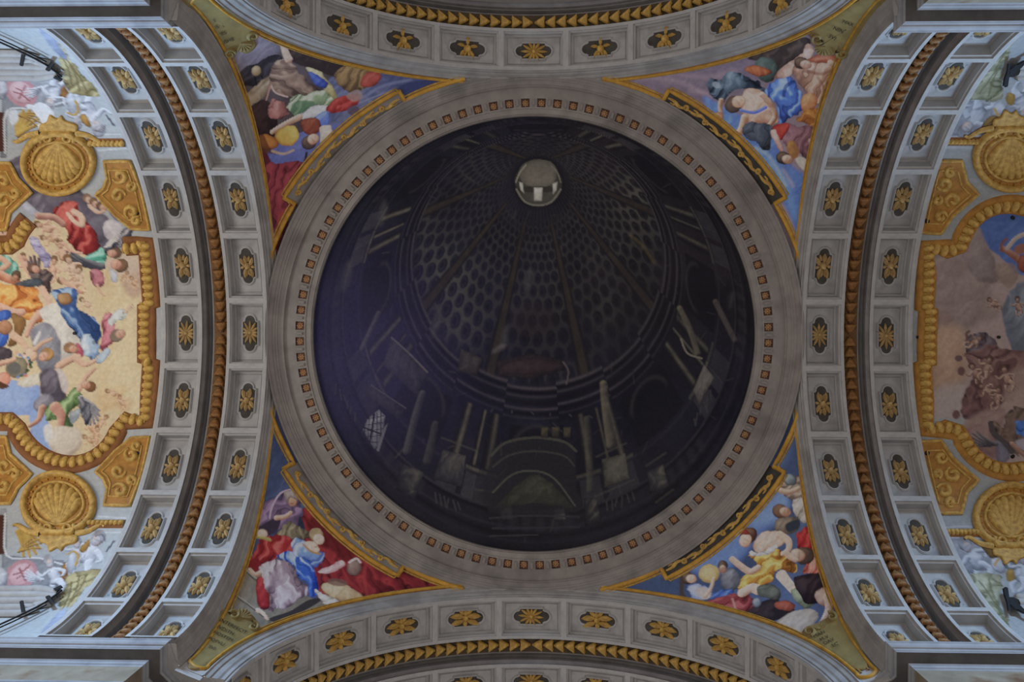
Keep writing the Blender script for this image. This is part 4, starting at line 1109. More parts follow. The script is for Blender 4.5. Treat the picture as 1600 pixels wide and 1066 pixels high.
GP = 2.2  # pendentive paint brightened to make up for the weak light there
GAIN = {'tl': GP, 'tr': GP, 'bl': GP, 'br': GP}
S, r = build_pendentive(-1, -1, 'upper left triangular fresco with gold jug, green robe and dark red drapery', paint_tl, GAIN['tl'])
cartouche(S, r, "276,-14 300,-12 338,2 368,20 392,36 400,44 394,56 398,70 386,84 374,80 366,92 356,90 352,72 334,48 308,22 288,6", [(391, 51, 8, 2.4, 1), (361, 86, 8, 0.5, -1)], (376, 66, 13, 55),
          [('ISHB', (352, 70), (36, -22), 8), ('IES', (346, 57), (26, -17), 8), ('IS', (338, 46), (20, -14), 8), ('S', (334, 34), (14, -9), 7)])
S, r = build_pendentive(1, -1, 'upper right triangular fresco with bare-armed men in bright blue drapery', paint_tr, GAIN['tr'])
cartouche(S, r, "1392,-10 1372,-14 1340,0 1308,20 1280,36 1270,46 1272,58 1288,66 1276,76 1284,86 1300,88 1306,78 1304,90 1318,94 1326,82 1338,64 1362,36 1382,12", [(1281, 56, 9, 0.6, 1), (1314, 86, 8, 2.6, -1)], (1290, 72, 13, 125),
          [('SVI', (1296, 55), (22, 18), 9), ('NIN', (1304, 42), (24, 18), 9), ('MAX', (1318, 32), (24, 18), 8)])
S, r = build_pendentive(-1, 1, 'lower left triangular fresco with women in blue and purple before red curtain', paint_bl, GAIN['bl'])
cartouche(S, r, "350,949 360,948 368,956 374,954 386,956 396,968 398,982 402,990 392,1002 360,1022 328,1040 312,1048 301,1047 296,1039 306,1022 326,992 344,964", [(366, 961, 8, 3.6, 1), (391, 984, 8, 4.6, 1)], (376, 966, 13, -45),
          [('INTERFECIT', (344, 968), (40, 34), 8.5), ('IVDITH', (340, 979), (34, 30), 8.5), ('HOSTEM', (334, 987), (30, 27), 8), ('POPVLI', (326, 997), (30, 26), 8), ('SVI', (324, 1012), (18, 16), 8)])
S, r = build_pendentive(1, 1, 'lower right triangular fresco with a man in yellow tunic and round drum', paint_br, GAIN['br'])
cartouche(S, r, "1300,954 1292,964 1276,976 1262,984 1258,996 1268,1006 1284,1016 1310,1032 1332,1046 1344,1050 1353,1044 1352,1032 1342,1008 1326,980 1312,960", [(1269, 992, 9, 5.2, -1), (1299, 963, 8, 4.0, 1)], (1284, 986, 8, -110),
          [('MAN', (1278, 1003), (22, -17), 8.5), ('M V', (1288, 1008), (22, -18), 8.5), ('DAV', (1294, 1014), (24, -20), 8.5), ('EC', (1306, 1016), (20, -17), 8)])
# ------------------------------------------------------------------ frescoed vaults of the left and right arms
RV = RSX + 0.30
U0 = AX + 3.66

def vault_points(V, u1, nu, nv, amax):
    uu = np.linspace(U0 - 0.05, u1, nu); aa = np.linspace(-amax, amax, nv)
    A, B = np.meshgrid(uu, aa, indexing='ij'); A, B = A.ravel(), B.ravel()
    pts = np.stack([A - U0, RV * np.sin(B), RV * np.cos(B)], -1)
    return A, B * RV, pts

def mir(txt_or_pts, axis):
    """mirror photo points across the horizontal line y=axis"""
    pts = P2(txt_or_pts) if isinstance(txt_or_pts, str) else txt_or_pts
    return [(x, 2 * axis - y) for x, y in pts]

def arc_px(cx, cy, r, a0, a1, n):
    return [(cx + r * math.cos(math.radians(a0 + (a1 - a0) * i / (n - 1))), cy + r * math.sin(math.radians(a0 + (a1 - a0) * i / (n - 1)))) for i in range(n)]

def resample(pts, step):
    pts = [np.asarray(p, float) for p in pts]; out = []; acc = 0.0
    for a, b in zip(pts[:-1], pts[1:]):
        L = np.linalg.norm(b - a)
        while acc <= L:
            out.append((a + (b - a) * acc / L, (b - a) / L)); acc += step
        acc -= L
    return out

gad = MB()
for y, w, h in ((-0.085, 0.02, 0.02), (-0.07, 0.13, 0.07), (-0.01, 0.17, 0.12), (0.05, 0.15, 0.09), (0.085, 0.05, 0.02)):
    pass
gad.lobe((0, 0, 0), (0.215, 0.13, 0.12), 0, 8, 3); gad.lobe((0.05, 0.13, 0), (0.13, 0.04, 0.06), 0, 6, 2)
gad_me = gad.mesh('gadroon', True)

def frame_path(V, px_pts, parent, inner_off, m_border, m_gad, step=0.27):
    """moulded picture frame: brown outer border, gilt inner fillet and a row of gadroons between"""
    outer = [V.px(*p) for p in px_pts]
    link('frame_border', tube_on(V, outer, 0.13, 0.07, seg=4).mesh('frame_border', True), m_border, parent)
    inn = []
    for i, p in enumerate(outer):
        t = outer[min(i + 1, len(outer) - 1)] - outer[max(i - 1, 0)]; t = t / (np.linalg.norm(t) + 1e-9)
        inn.append(p + np.array([-t[1], t[0]]) * inner_off)
    link('frame_fillet', tube_on(V, [p + (q - p) * 1.75 for p, q in zip(outer, inn)], 0.06, 0.05, seg=3).mesh('frame_fillet', True), m_border, parent)
    bed = MB(); bed.grid([[V.pos(*(p + (q - p) * k), 0.02) for p, q in zip(outer, inn)] for k in (0.2, 1.0, 1.75)])
    link('frame_bed', bed.mesh('frame_bed', True), m_border, parent)
    for p, t in resample(inn, step):
        q = V.pos(p[0], p[1], 0.03); N = V.nor(p[0], p[1])
        du = V.pos(p[0] + t[0] * 0.01, p[1] + t[1] * 0.01, 0.03) - q; du /= np.linalg.norm(du)
        xa = np.cross(du, -N); M = np.eye(4); M[:3, 0] = xa; M[:3, 1] = du; M[:3, 2] = -N; M[:3, 3] = q
        link('gadroon', gad_me, m_gad, parent, Matrix(M.tolist()))

def shell_medallion(V, parent, cx, cy, rx, ry, sgn):
    """gilded shell in an oval rim with volutes and a tongue below; sgn=+1 tongue towards larger y in the photo"""
    c = V.px(cx, cy); ex = (V.px(cx + 10, cy) - c) / 10; ey = (V.px(cx, cy + 10 * sgn) - c) / 10
    def q(x, y): return c + ex * x + ey * y
    el = [q(rx * math.cos(a), ry * math.sin(a)) for a in [2 * PI * i / 40 for i in range(40)]]
    root = link('shell_medallion', plate_on(V, el, 0.05, bevel=0.03).mesh('shell_medallion', True), M_GOLD_DEEP, parent)
    link('rim', tube_on(V, el, 0.11, 0.16, closed=True, seg=5, lift=0.03).mesh('rim', True), M_GOLD, root)
    link('inner_rim', tube_on(V, [q(rx * .74 * math.cos(a), ry * .72 * math.sin(a)) for a in [2 * PI * i / 36 for i in range(36)]], 0.05, 0.08, closed=True, seg=4, lift=0.05).mesh('inner_rim', True), M_GOLD, root)
    for i in range(26):
        a = 2 * PI * i / 26; p = q(rx * .86 * math.cos(a), ry * .85 * math.sin(a))
        m = MB(); tube_on(V, [p - ex * 1.6, p, p + ex * 1.6], 0.04, 0.05, seg=3, lift=0.05, mb=m); link('bead', m.mesh('bead', True), M_GOLD_DEEP, root)
    o = q(0, ry * 0.72)
    for k in range(9):
        a = math.radians(-90 + (k - 4) * 19); tip = q(rx * 0.66 * math.cos(a), -ry * 0.02 + ry * 0.62 * math.sin(a))
        mid = o + (tip - o) * 0.5 + ex * (k - 4) * 0.9
        link('shell_flute', tube_on(V, [o, mid, tip], 0.135, 0.14, sm=4, seg=4, lift=0.05, taper=lambda t: 0.3 + 0.75 * math.sin(min(t * 1.25, 1.0) * PI / 2) - (0.5 * max(t - 0.85, 0) / 0.15 if t > 0.85 else 0)).mesh('shell_flute', True), M_GOLD, root)
    for s in (-1, 1):
        sc = scroll_pts(q(s * rx * 0.30, ry * 0.86), ex * s, ey, 10, 1.4, -0.5)
        link('volute', tube_on(V, sc, 0.07, 0.14, seg=4, lift=0.06, taper=lambda t: 1 - 0.5 * t).mesh('volute', True), M_GOLD, root)
        link('side_leaf', tube_on(V, [q(s * rx * .5, ry * .98), q(s * rx * .85, ry * .9), q(s * rx * 1.18, ry * .68), q(s * rx * 1.3, ry * .74)], 0.12, 0.1, sm=4, seg=3, lift=0.02, taper=lambda t: 1 - 0.7 * t).mesh('side_leaf', True), M_GOLD, root)
    tongue = smooth_path([q(-rx * .42, ry * 1.0), q(rx * .4, ry * 1.0), q(rx * .56, ry * 1.14), q(rx * .5, ry * 1.3), q(rx * .22, ry * 1.42), q(rx * .12, ry * 1.6), q(0, ry * 1.48), q(-rx * .2, ry * 1.62), q(-rx * .3, ry * 1.36), q(-rx * .5, ry * 1.25)], True, 3)
    link('tongue', plate_on(V, tongue, 0.07, bevel=0.12).mesh('tongue', True), M_GOLD, root)
    return root

def gold_panel(V, parent, px_pts, curls):
    L = [V.px(*p) for p in px_pts]
    dense = []
    for i in range(len(L)):
        a, b = L[i], L[(i + 1) % len(L)]
        dense += [a + (b - a) * k / 4 for k in range(4)]
    root = link('gilded_panel', plate_on(V, dense, 0.035).mesh('gilded_panel'), M_GOLD_DEEP, parent)
    link('panel_border', tube_on(V, dense, 0.055, 0.06, closed=True, seg=3, lift=0.03).mesh('panel_border', True), M_GOLD, root)
    c = sum(L) / len(L)
    link('panel_fillet', tube_on(V, [c + (p - c) * 0.74 for p in dense], 0.03, 0.05, closed=True, seg=3, lift=0.03).mesh('panel_fillet', True), M_GOLD, root)
    for (x, y, r, st, sg) in curls:
        o = V.px(x, y); e1 = (V.px(x + 10, y) - o) / 10; e2 = (V.px(x, y + 10) - o) / 10
        link('leaf_scroll', tube_on(V, scroll_pts(o, e1, e2 * sg, r, 1.15, st), 0.075, 0.09, seg=4, lift=0.03, taper=lambda t: 0.5 + 0.7 * math.sin(t * PI)).mesh('leaf_scroll', True), M_GOLD, root)
    return root

def fixing(V, parent, x, y, r=2.6):
    o = V.px(x, y); pts = [V.px(x + r * math.cos(a), y + r * math.sin(a)) for a in [2 * PI * i / 10 for i in range(10)]]
    link('fixing_hole', plate_on(V, pts, 0.05).mesh('fixing_hole'), M_BLACK, parent)

def frieze_bar(V, parent, x0, x1, y, hh):
    c = [V.px(x, y) for x in np.linspace(x0, x1, 7)]
    b = link('gilded_frieze', tube_on(V, c, hh, 0.06, seg=3).mesh('gilded_frieze'), M_BROWN, parent)
    for k, x in enumerate(np.linspace(x0 + 3, x1 - 3, 8)):
        p, q = V.px(x - 2.5, y + 3), V.px(x + 2.5, y - 4)
        link('frieze_leaf', tube_on(V, [p, (p + q) / 2 + (q - p)[::-1] * 0.2, q], 0.07, 0.08, sm=3, seg=3, lift=0.04, taper=lambda t: 0.4 + math.sin(t * PI)).mesh('frieze_leaf', True), M_GOLD, b)

def hood(V, parent, lines, bars):
    """stone hood over a high window, where the vault meets the wall, and black strips for the shaded gap behind it"""
    h_root = None
    for txt, w, lift, hgt in lines:
        o = link('window_hood' if h_root is None else 'hood_moulding', tube_on(V, [V.px(*p) for p in txt], w, hgt, sm=4, seg=4, lift=lift).mesh('window_hood', True), M_STONE_LIGHT, parent if h_root is None else h_root)
        h_root = h_root or o
    for txt, w in bars:
        link('gap_shade_strip', tube_on(V, [V.px(*p) for p in txt], w, 0.03, sm=2, seg=3, lift=0.16).mesh('gap_shade_strip'), M_BLACK, h_root)  # dark gap behind the hood, put in as a black strip

def grisaille(P, pts, c='b4b4b8', hi='e0e0e2', lo='5c5c66', **k):
    P.poly(pts, c, hi=hi, lo=lo, light=(-.3, -.8), fold=.3, **k)

# ---------------------------------------------------------------- left
VL = Vault(PI, RV, U0)
nu, nv = 190, 620
u, v, pts = vault_points(VL, 20.5, nu, nv, math.radians(86))
P = Paint(VL, u, v, 'a9adae', GAIN_L)
P.mottle('a2a6a8', 'b2b5b4', 0.6, 0.8, 41)
YM = 521
for m in (lambda t: P2(t), lambda t: mir(t, YM)):
    P.poly(m("0,795 10,795 10,868 100,876 96,930 0,930"), '8c8e92', hi='b0b2b4', lo='6c6c72', sm=False)           # shaded relief field
    P.poly(m("-20,805 7,805 8,866 -20,868"), '4e2e22', sm=False); P.line(m("8,803 10,868 60,872 104,884"), 2.5, 'd0d0d0')
    P.line(m("154,807 197,810"), 3, 'c8ccce'); P.line(m("132,832 188,832"), 2, 'd0d2d2')
    P.poly(m("98,882 108,880 104,905 96,918 88,905"), '8a5a28', hi='b48438', lo='5a3818')
    P.ell(*m("33,898")[0], 27, 21, 'b88488', -35 if m("0,0")[0][1] == 0 else 35, soft=1.5); P.ell(*m("33,898")[0], 22, 16, 'cda2a4', -35 if m("0,0")[0][1] == 0 else 35, hi='dcb8b8', lo='b48488')
    P.line(m("22,898 34,894 46,884"), 3, '9a6064'); P.line(m("30,888 36,900 40,908"), 2.5, '9a6064'); P.line(m("26,904 34,900"), 2.5, '9a6064')
    up_ = m("0,0")[0][1] == 0
    P.wing(*m("66,906")[0], 200 if up_ else 160, 30, 10, 'b4b4ba', 'e8e8ea', 5); P.putto(*m("78,882")[0], 50, 70 if up_ else -70, 'bcbcc2', 'b0b0b6', '60606a', 'eaeaec')
    grisaille(P, m("-6,892 6,888 12,900 8,915 -6,918"))
    up_ = m("0,0")[0][1] == 0
    P.putto(*m("150,846")[0], 62, 118 if up_ else -118, 'bcbcc2', 'a8a8b0', '5c5c68', 'ececee'); P.putto(*m("120,852")[0], 40, 100 if up_ else -100, 'b4b4ba', 'a0a0a8', '5c5c68', 'e4e4e8')
    P.poly(m("104,890 108,868 116,866 122,880 112,896"), 'b2b4ba', hi='e2e4e8', lo='7c7e86')
    P.line(m("106,866 116,862 122,870 118,884"), 3.5, 'a8823c', hi='d4b060'); P.poly(m("124,858 134,846 142,844 136,860 128,864"), 'a87c34', hi='ccA450'.lower(), lo='6a4c20')
    P.line(m("166,862 178,846"), 3, '54545c'); P.line(m("150,838 160,836 164,846"), 2, '6a6a72')
    P.poly(m("104,902 130,894 156,892 146,908 124,932 104,958 86,980 92,950"), 'b0a070', hi='d4c690', lo='74663c', fold=.5, fs=5)
    for t in ("112,910 108,930 96,956", "124,900 118,925 100,955", "136,898 128,915 112,940"):
        P.line(m(t), 2.5, '6c5a34', alpha=.8)
    P.poly(m("60,995 86,962 106,950 70,1000"), '98a0b4', hi='b4bccc', lo='707890', soft=3)
    P.wing(*m("28,830")[0], 52 if up_ else -52, 46, 13, 'a8802e', 'd8b458', 6); P.wing(*m("30,862")[0], -20 if up_ else 20, 36, 12, '987028', 'c8a048', 4)
# flaked plaster
P.poly("50,168 62,160 78,168 86,184 80,200 70,196 60,184", 'e4e6e8', sm=True); P.poly("58,196 70,194 82,206 80,214 68,206", 'dfe2e4'); P.poly("14,176 26,172 28,188 18,196", 'd4d8da'); P.ell(46, 166, 6, 3, 'e0e2e4')
P.line("190,180 205,200 208,230", 5, 'b8b8b0', alpha=.5, soft=4)
# the picture within the lobed frame
inner = [(-140, 392), (22, 392), (28, 372)] + arc_px(105, 402, 78, 200, 340, 12) + [(190, 394), (230, 396), (232, 440), (224, 478), (224, 565), (232, 602), (231, 648), (192, 648)] + arc_px(105, 640, 78, 20, 160, 12) + [(28, 648), (10, 640), (-140, 640)]
P.poly(inner, 'd8bf98', sm=False, soft=1.0)
P.poly("150,430 220,430 222,640 190,646 160,620 150,560 165,520", 'e0c69c', hi='ecd8b0', lo='d0b084', soft=12, light=(.3, .2))
P.poly("195,424 218,420 224,455 205,465 190,445", 'b99a88', hi='cdb09c', soft=5, alpha=.8); P.poly("165,405 205,398 220,420 195,430 170,425", 'ccb4a4', soft=6, alpha=.8)
P.poly("-20,594 30,596 62,604 58,642 52,666 42,690 60,712 76,718 72,640 60,655 44,650 -20,645", '8ca4dc', hi='a0b6e8', lo='7c92cc', soft=2)
P.poly("46,646 70,640 80,700 90,716 70,712 54,690", '90a8dc', soft=3)
# faint angels in the glow
for x, y, rx, ry, c in ((168, 628, 22, 12, 'cda474'), (150, 640, 16, 10, 'd8b488'), (185, 612, 16, 9, 'd4ac78'), (162, 610, 12, 8, 'dcb888'), (195, 632, 12, 10, 'caa07c')):
    P.ell(x, y, rx, ry, c, -20, hi='ecd0a4', lo='b4845c', soft=6, alpha=.6)
for x, y, s_, a_ in ((140, 660, 26, 60), (152, 672, 24, 100), (134, 684, 22, 30), (164, 654, 22, 130), (170, 612, 20, 20), (188, 622, 18, 70), (206, 436, 18, 60), (198, 428, 16, 120)):
    P.putto(x, y, s_, a_, 'd0a47c', 'b08454', 'a87850')
# upper cloud bank
P.poly("10,262 24,246 52,240 78,250 100,270 128,300 150,330 168,352 176,372 160,388 140,386 122,350 92,338 64,334 38,310 18,286", '6c6472', hi='a49ca8', lo='403a46', soft=2, light=(-.6, .8))
P.ell(48, 282, 26, 24, '5a5362', -20, hi='8a8290', lo='423c4a', soft=5); P.ell(92, 312, 26, 20, '645c68', 20, hi='8c8490', lo='48424e', soft=5)
P.ell(150, 358, 22, 26, '5c5664', 30, hi='8c8692', lo='423e48', soft=4); P.ell(60, 255, 22, 12, '66687a', 15, hi='8c8e9a', soft=4)
P.poly("8,278 20,290 40,314 62,334 84,338 78,344 48,334 22,310", 'b8b8ca', hi='e0e0ec', lo='8c8c9c', soft=2)
P.poly("164,350 176,344 190,354 192,372 178,380 164,368", 'c0b8bc', hi='e4dcdc', lo='8c848c', soft=2); P.poly("166,304 180,310 192,330 188,346 172,336", '7a7286', hi='a098a8', soft=3)
# small dark-winged angels on the cloud
P.wing(122, 276, -115, 46, 8, '4c5474', '98a0c4')
P.poly("106,250 110,246 122,260 128,280 112,276 102,270", '3e4460', hi='8c94b8', lo='22283c', fold=.4); P.poly("72,256 90,252 104,260 98,272 80,268", '4a4a64', hi='7c7c98', lo='2c2c40')
P.poly("62,266 78,264 92,280 86,292 70,284", 'b8b4bc', hi='e0dce0', lo='807c88', fold=.4); P.limb("64,272 76,286 92,292", 8, 7, 'b4887c'); P.head(112, 290, 9, 'b8887c', '5c4440', 200)
P.ell(104, 292, 12, 9, '8c6468', 10, hi='b08c8c', lo='5c3c40')
P.head(138, 312, 7, 'd8b09c', 'a07c60', 230); P.head(148, 318, 7, 'd4a890', '8c6c50', 240); P.head(160, 324, 7, 'cca088', '7c5c48', 220); P.limb("140,322 152,332 162,330", 7, 5, 'dcb8a0')
# red robed figure, wings and neighbours
P.poly("82,330 94,316 110,314 124,322 122,334 134,344 146,362 154,382 152,398 138,402 122,394 108,378 102,360 92,344", 'a02a2c', hi='dc7468', lo='54121a', fold=.6, fs=6, fd=(.8, .5))
P.limb("60,338 84,340 98,350", 12, 11, 'a8746a'); P.limb("116,332 126,338 128,352 116,346 106,334", 12, 6, 'e4c0aa')
P.wing(162, 394, -28, 50, 7, '6c6a72', 'd8d2cc')
P.poly("158,392 172,384 186,372 196,358 208,352 206,364 198,380 184,390 168,398", '5c5a66', hi='d4ccc8', lo='2c2c38', fold=.5, fs=9)
P.poly("100,390 122,398 140,408 162,414 162,421 140,420 118,410", '42444a', hi='6c6e74', lo='26282c')
P.poly("132,406 146,392 158,388 164,402 164,416 150,416", '58ae98', hi='a4dcc8', lo='2c6c60', fold=.4)
P.wing(160, 416, 200, 62, 5, '4a4c54', '8c8e94', 4)
P.head(177, 396, 9, 'd4a088', '705440', 0); P.head(184, 414, 11, 'd89c84', '846448', 10)
P.poly("138,424 150,420 162,430 160,446 150,450 142,438", 'b06874', hi='d498a0', lo='6c3844', fold=.4); P.limb("152,446 156,456 163,462", 5, 3, 'd8a890'); P.poly("172,420 184,428 182,440 174,438", 'b4b8c4', hi='d8dce4')
# throng of pale angels
for x, y, s_, a_, c in ((62, 352, 34, 20, 'd0a48c'), (94, 384, 36, 75, 'dcb094'), (84, 410, 34, 100, 'd8a488'), (108, 408, 38, 60, 'd0b098'), (122, 424, 34, 110, 'd4b498'), (100, 440, 36, 20, 'cea486'), (38, 404, 32, 60, 'dca088'), (70, 372, 26, 10, 'c49c7c'), (130, 470, 22, 40, 'dcb898')):
    P.putto(x, y, s_, a_, c)
P.limb("100,380 112,392 128,396", 7, 4, 'd8ac94'); P.limb("30,400 40,420 52,432", 7, 6, 'd8a48c'); P.limb("96,436 110,448 128,456", 7, 5, 'd0a086')
P.poly("46,368 58,372 70,386 78,406 72,418 60,402 50,386", 'aca4c8', hi='d4d0e4', lo='7a7298', fold=.4)
P.wing(72, 456, -112, 60, 6, '5c4c4c', '9c8a84', 5)
P.poly("62,420 66,420 74,422 82,440 78,458 68,462 62,440 58,420", '564646', hi='8c7a74', lo='302428', fold=.5, fs=10)
P.poly("-10,340 4,330 22,352 40,372 32,376 14,360", 'dca8ac', hi='f0ccd0', lo='b07880', fold=.3); P.ell(6, 366, 12, 12, 'd0a088', hi='e8c8b0', lo='a07058'); P.head(10, 362, 8, 'd8a890', '6c5044', 260)
P.poly("-10,398 8,398 24,410 28,426 12,434 -10,420", '6cb09c', hi='b4dccc', lo='3c7466', fold=.4); P.limb("-5,400 12,412 4,420", 10, 9, 'dca488')
P.limb("-5,428 14,436 26,440", 16, 12, 'cc7c58'); P.head(24, 434, 8, 'b07858', '4c3828', 300); P.head(54, 420, 8, 'd09c84', '7c5440', 210)
P.poly("18,446 40,438 62,436 66,446 48,448 30,452", '505860', hi='7c848c', lo='30363c')
P.poly("-10,442 14,446 40,448 56,452 64,472 70,498 58,506 40,498 18,484 -10,470", 'e08634', hi='fac06c', lo='94481a', fold=.65, fs=5, fd=(.5, .8))
P.limb("-5,478 20,488 34,488", 14, 12, 'e0a890'); P.limb("66,452 76,470 82,484", 12, 8, 'e0b49c'); P.limb("62,490 50,504 42,524", 13, 8, 'dca48c')
P.poly("-10,490 10,484 18,490 12,500 -10,500", '3c64b8', hi='6c90dc', lo='24407c'); P.poly("-10,528 6,518 14,520 8,540 -10,544", '3860bc', hi='7098e0', lo='204078')
P.ell(8, 512, 12, 12, 'a87450', hi='d4a27c', lo='6c4430'); P.poly("18,490 40,500 36,520 24,540 12,540 22,515", '8c6438', hi='b08850', lo='54381c')
# blue mantled figure with lifted arm
P.poly("62,486 84,474 100,478 104,500 118,516 128,532 118,550 104,560 84,566 72,556 80,530 72,508", 'd4ccc0', hi='f0ead8', lo='a09c98', soft=2)
P.poly("46,520 62,506 82,508 90,524 96,548 90,572 74,584 60,572 54,548", '8a8a94', hi='b8b8c0', lo='60606c', soft=3)
P.poly("80,458 96,450 114,452 122,462 120,480 134,488 148,500 156,518 152,540 144,560 132,548 122,528 108,506 96,486 88,470", '486ca6', hi='a4c0e0', lo='203a6c', fold=.6, fs=6, fd=(.7, -.6))
P.poly("90,460 108,458 112,472 100,476 92,470", 'a87c50', hi='c8a070', lo='6c4828'); P.poly("124,532 138,524 152,536 156,552 146,562 132,554", 'a8c0dc', hi='dce8f0', lo='6c88b0', fold=.5)
P.poly("120,536 130,548 128,558 118,552", 'b05064', hi='d07c88'); P.poly("160,494 172,490 180,502 180,520 170,542 158,548 156,530 160,512", 'be6674', hi='e0a0a8', lo='803848', fold=.5)
P.poly("168,500 174,490 190,482 198,484 196,496 184,502 174,510", 'ccd2ce', hi='eef2ee', lo='98a09c', fold=.4); P.limb("196,488 202,482 207,474", 5, 3, 'e0bca4'); P.limb("200,486 208,480", 3, 2, 'e0bca4')
P.head(186, 523, 10, 'c89880', '8c7c6c', 160); P.poly("154,556 166,544 172,552 160,566 150,566", 'b4c8dc', hi='dce8f0', lo='7c94b0')
# putti, garland and clouds below
P.limb("92,572 110,562 122,558", 12, 10, 'dcac90'); P.limb("120,560 132,570 148,564", 11, 6, 'dcae94'); P.head(113, 545, 9, 'd49c80', 'b08058', 200)
P.limb("20,524 34,534 44,548", 12, 10, 'e0b496'); P.ell(48, 554, 12, 10, 'e0b89c', 30, hi='f0d4bc', lo='a87c64'); P.limb("54,546 66,536 80,530", 8, 5, 'dcac90'); P.head(70, 556, 10, 'dca488', 'c89858', 330); P.poly("50,536 60,518 64,520 58,540", 'e0dcd8', hi='f0ecea', lo='a8a4a4')
P.poly("-10,545 12,543 20,552 12,564 -10,566", '4a4048', hi='6c626a', lo='2c2428'); P.ell(26, 574, 18, 16, '8a8068', hi='b0a684', lo='5c543c'); P.ell(22, 576, 11, 10, '6c6a64')
rr_ = random.Random(3)
for k in range(26):
    a = rr_.uniform(-1.9, 1.6); P.ell(30 + 16 * math.cos(a) + rr_.uniform(-3, 3), 570 + 18 * math.sin(a) + rr_.uniform(-3, 3), 2.6, 2.4, rr_.choice(['4c6040', 'c87868', 'dcc8b8', '7890b8', '3c5034', 'e0a890']))
P.limb("-6,570 8,566 22,562", 10, 7, 'e0ac90'); P.ell(6, 592, 11, 11, 'd88c74', hi='ecb49c', lo='945440'); P.poly("-6,594 8,600 14,604 4,608 -6,604", '5c3c28')
P.poly("28,598 44,588 62,582 64,596 50,604 32,604", 'd8ccb8', hi='ece4d4', lo='b0a490', soft=3)
P.poly("62,584 78,576 92,584 98,600 104,616 98,630 84,634 70,622 62,606", '564e5a', hi='8c8490', lo='38303c', soft=3); P.poly("52,632 66,616 84,622 80,640 62,644", '7c7884', hi='a8a4ae', lo='58545e', soft=3); P.poly("90,576 104,590 104,614 96,606", 'c0b4b0', hi='e0d8d0', soft=3)
P.poly("68,640 86,628 104,618 118,606 126,614 126,630 112,640 104,650 116,666 112,672 98,672 92,656 78,660 70,654", '6e8c56', hi='b0c890', lo='384c2e', fold=.55, fs=7, fd=(.8, .6))
P.limb("66,638 60,656 46,666", 12, 6, 'a06c5a'); P.limb("86,636 96,652 90,676", 17, 9, 'b87c6c'); P.limb("124,608 134,590 148,576", 9, 6, 'dcac94'); P.head(137, 603, 9, 'cc9478', '845838', 20)
P.wing(126, 622, 62, 46, 9, '66666f', 'c8c4c6')
P.poly("124,618 130,622 144,632 142,648 136,664 130,646 124,632", '646470', hi='c0bcc0', lo='34343e', fold=.5, fs=9); P.poly("108,646 124,640 124,652 112,662", '9098a0', hi='c0c8cc')
P.poly("76,684 88,668 108,666 124,672 128,692 112,712 92,716 80,704", 'd0c0ac', hi='e8dccc', lo='a89888', soft=3); P.poly("68,668 80,664 82,684 72,690", 'dcd8d4', soft=3)
vl = thing('frescoed_vault', 'bright left vault fresco of robed figures in a lobed gilt frame', 'fresco', (-U0, 0, SPR), PI)
link('painted_plaster', grid_mesh('painted_plaster', pts, nu, nv, P.out()), M_PAINT, vl)
half = [(237, 372), (246, 478), (238, 481), (238, 521)]
lobe_b = [(236, 666), (197, 666)] + arc_px(105, 640, 95, 14, 166, 20)[1:-1] + [(14, 668), (-130, 668)]
path = [(193, 376), (214, 375), (237, 374), (243, 430), (246, 478), (238, 481), (238, 521), (238, 562), (246, 565), (243, 612)] + lobe_b
frame_path(VL, path[::-1], vl, -0.26, M_BROWN, M_GOLD)
# the painted clouds hide the frame's upper lobe but for its left end
frame_path(VL, (arc_px(105, 402, 95, 224, 194, 8)[:-1] + [(14, 374), (-130, 374)])[::-1], vl, 0.26, M_BROWN, M_GOLD)
for sg in (1, -1):
    f = (lambda t: P2(t)) if sg > 0 else (lambda t: mir(t, YM))
    shell_medallion(VL, vl, *f("92,789")[0], 54, 47, sg)
    gold_panel(VL, vl, f("150,738 180,706 205,685 234,683 222,740 203,791 163,790 168,764 162,748"), [(*f("186,738")[0], 11, 0.0, sg), (*f("206,712")[0], 11, 2.0, -sg), (*f("188,768")[0], 12, 3.5, sg), (*f("206,752")[0], 8, 5.0, -sg), (*f("214,698")[0], 7, 1.0, sg)])
    gold_panel(VL, vl, f("-130,683 10,683 16,710 50,742 28,764 16,788 -30,788"), [(*f("8,730")[0], 12, 0.0, sg), (*f("6,760")[0], 11, 2.0, -sg), (*f("24,742")[0], 9, 3.0, sg)])
    frieze_bar(VL, vl, 139, 194, f("0,819")[0][1], 0.16)
    hood(VL, vl, [(f("-130,922 32,923 60,922 92,928"), 0.14, 0.0, 0.14), (f("-130,932 34,932 62,932 90,936"), 0.13, 0.01, 0.14), (f("-130,942 34,942 60,941 86,941"), 0.13, 0.02, 0.14), (f("-130,953 33,953 56,950 80,945"), 0.13, 0.03, 0.14), (f("-130,963 20,962 40,960 60,954"), 0.12, 0.04, 0.12)],
         [(f("-20,995 0,986 38,968 72,950 98,930"), 0.035), (f("-20,1001 0,991 40,972 74,954"), 0.02), (f("35,948 38,966"), 0.05), (f("76,940 84,952"), 0.06), (f("86,930 98,924"), 0.09)])
    fixing(VL, vl, *f("216,709")[0])
fixing(VL, vl, 239, 522); fixing(VL, vl, 117, 521)

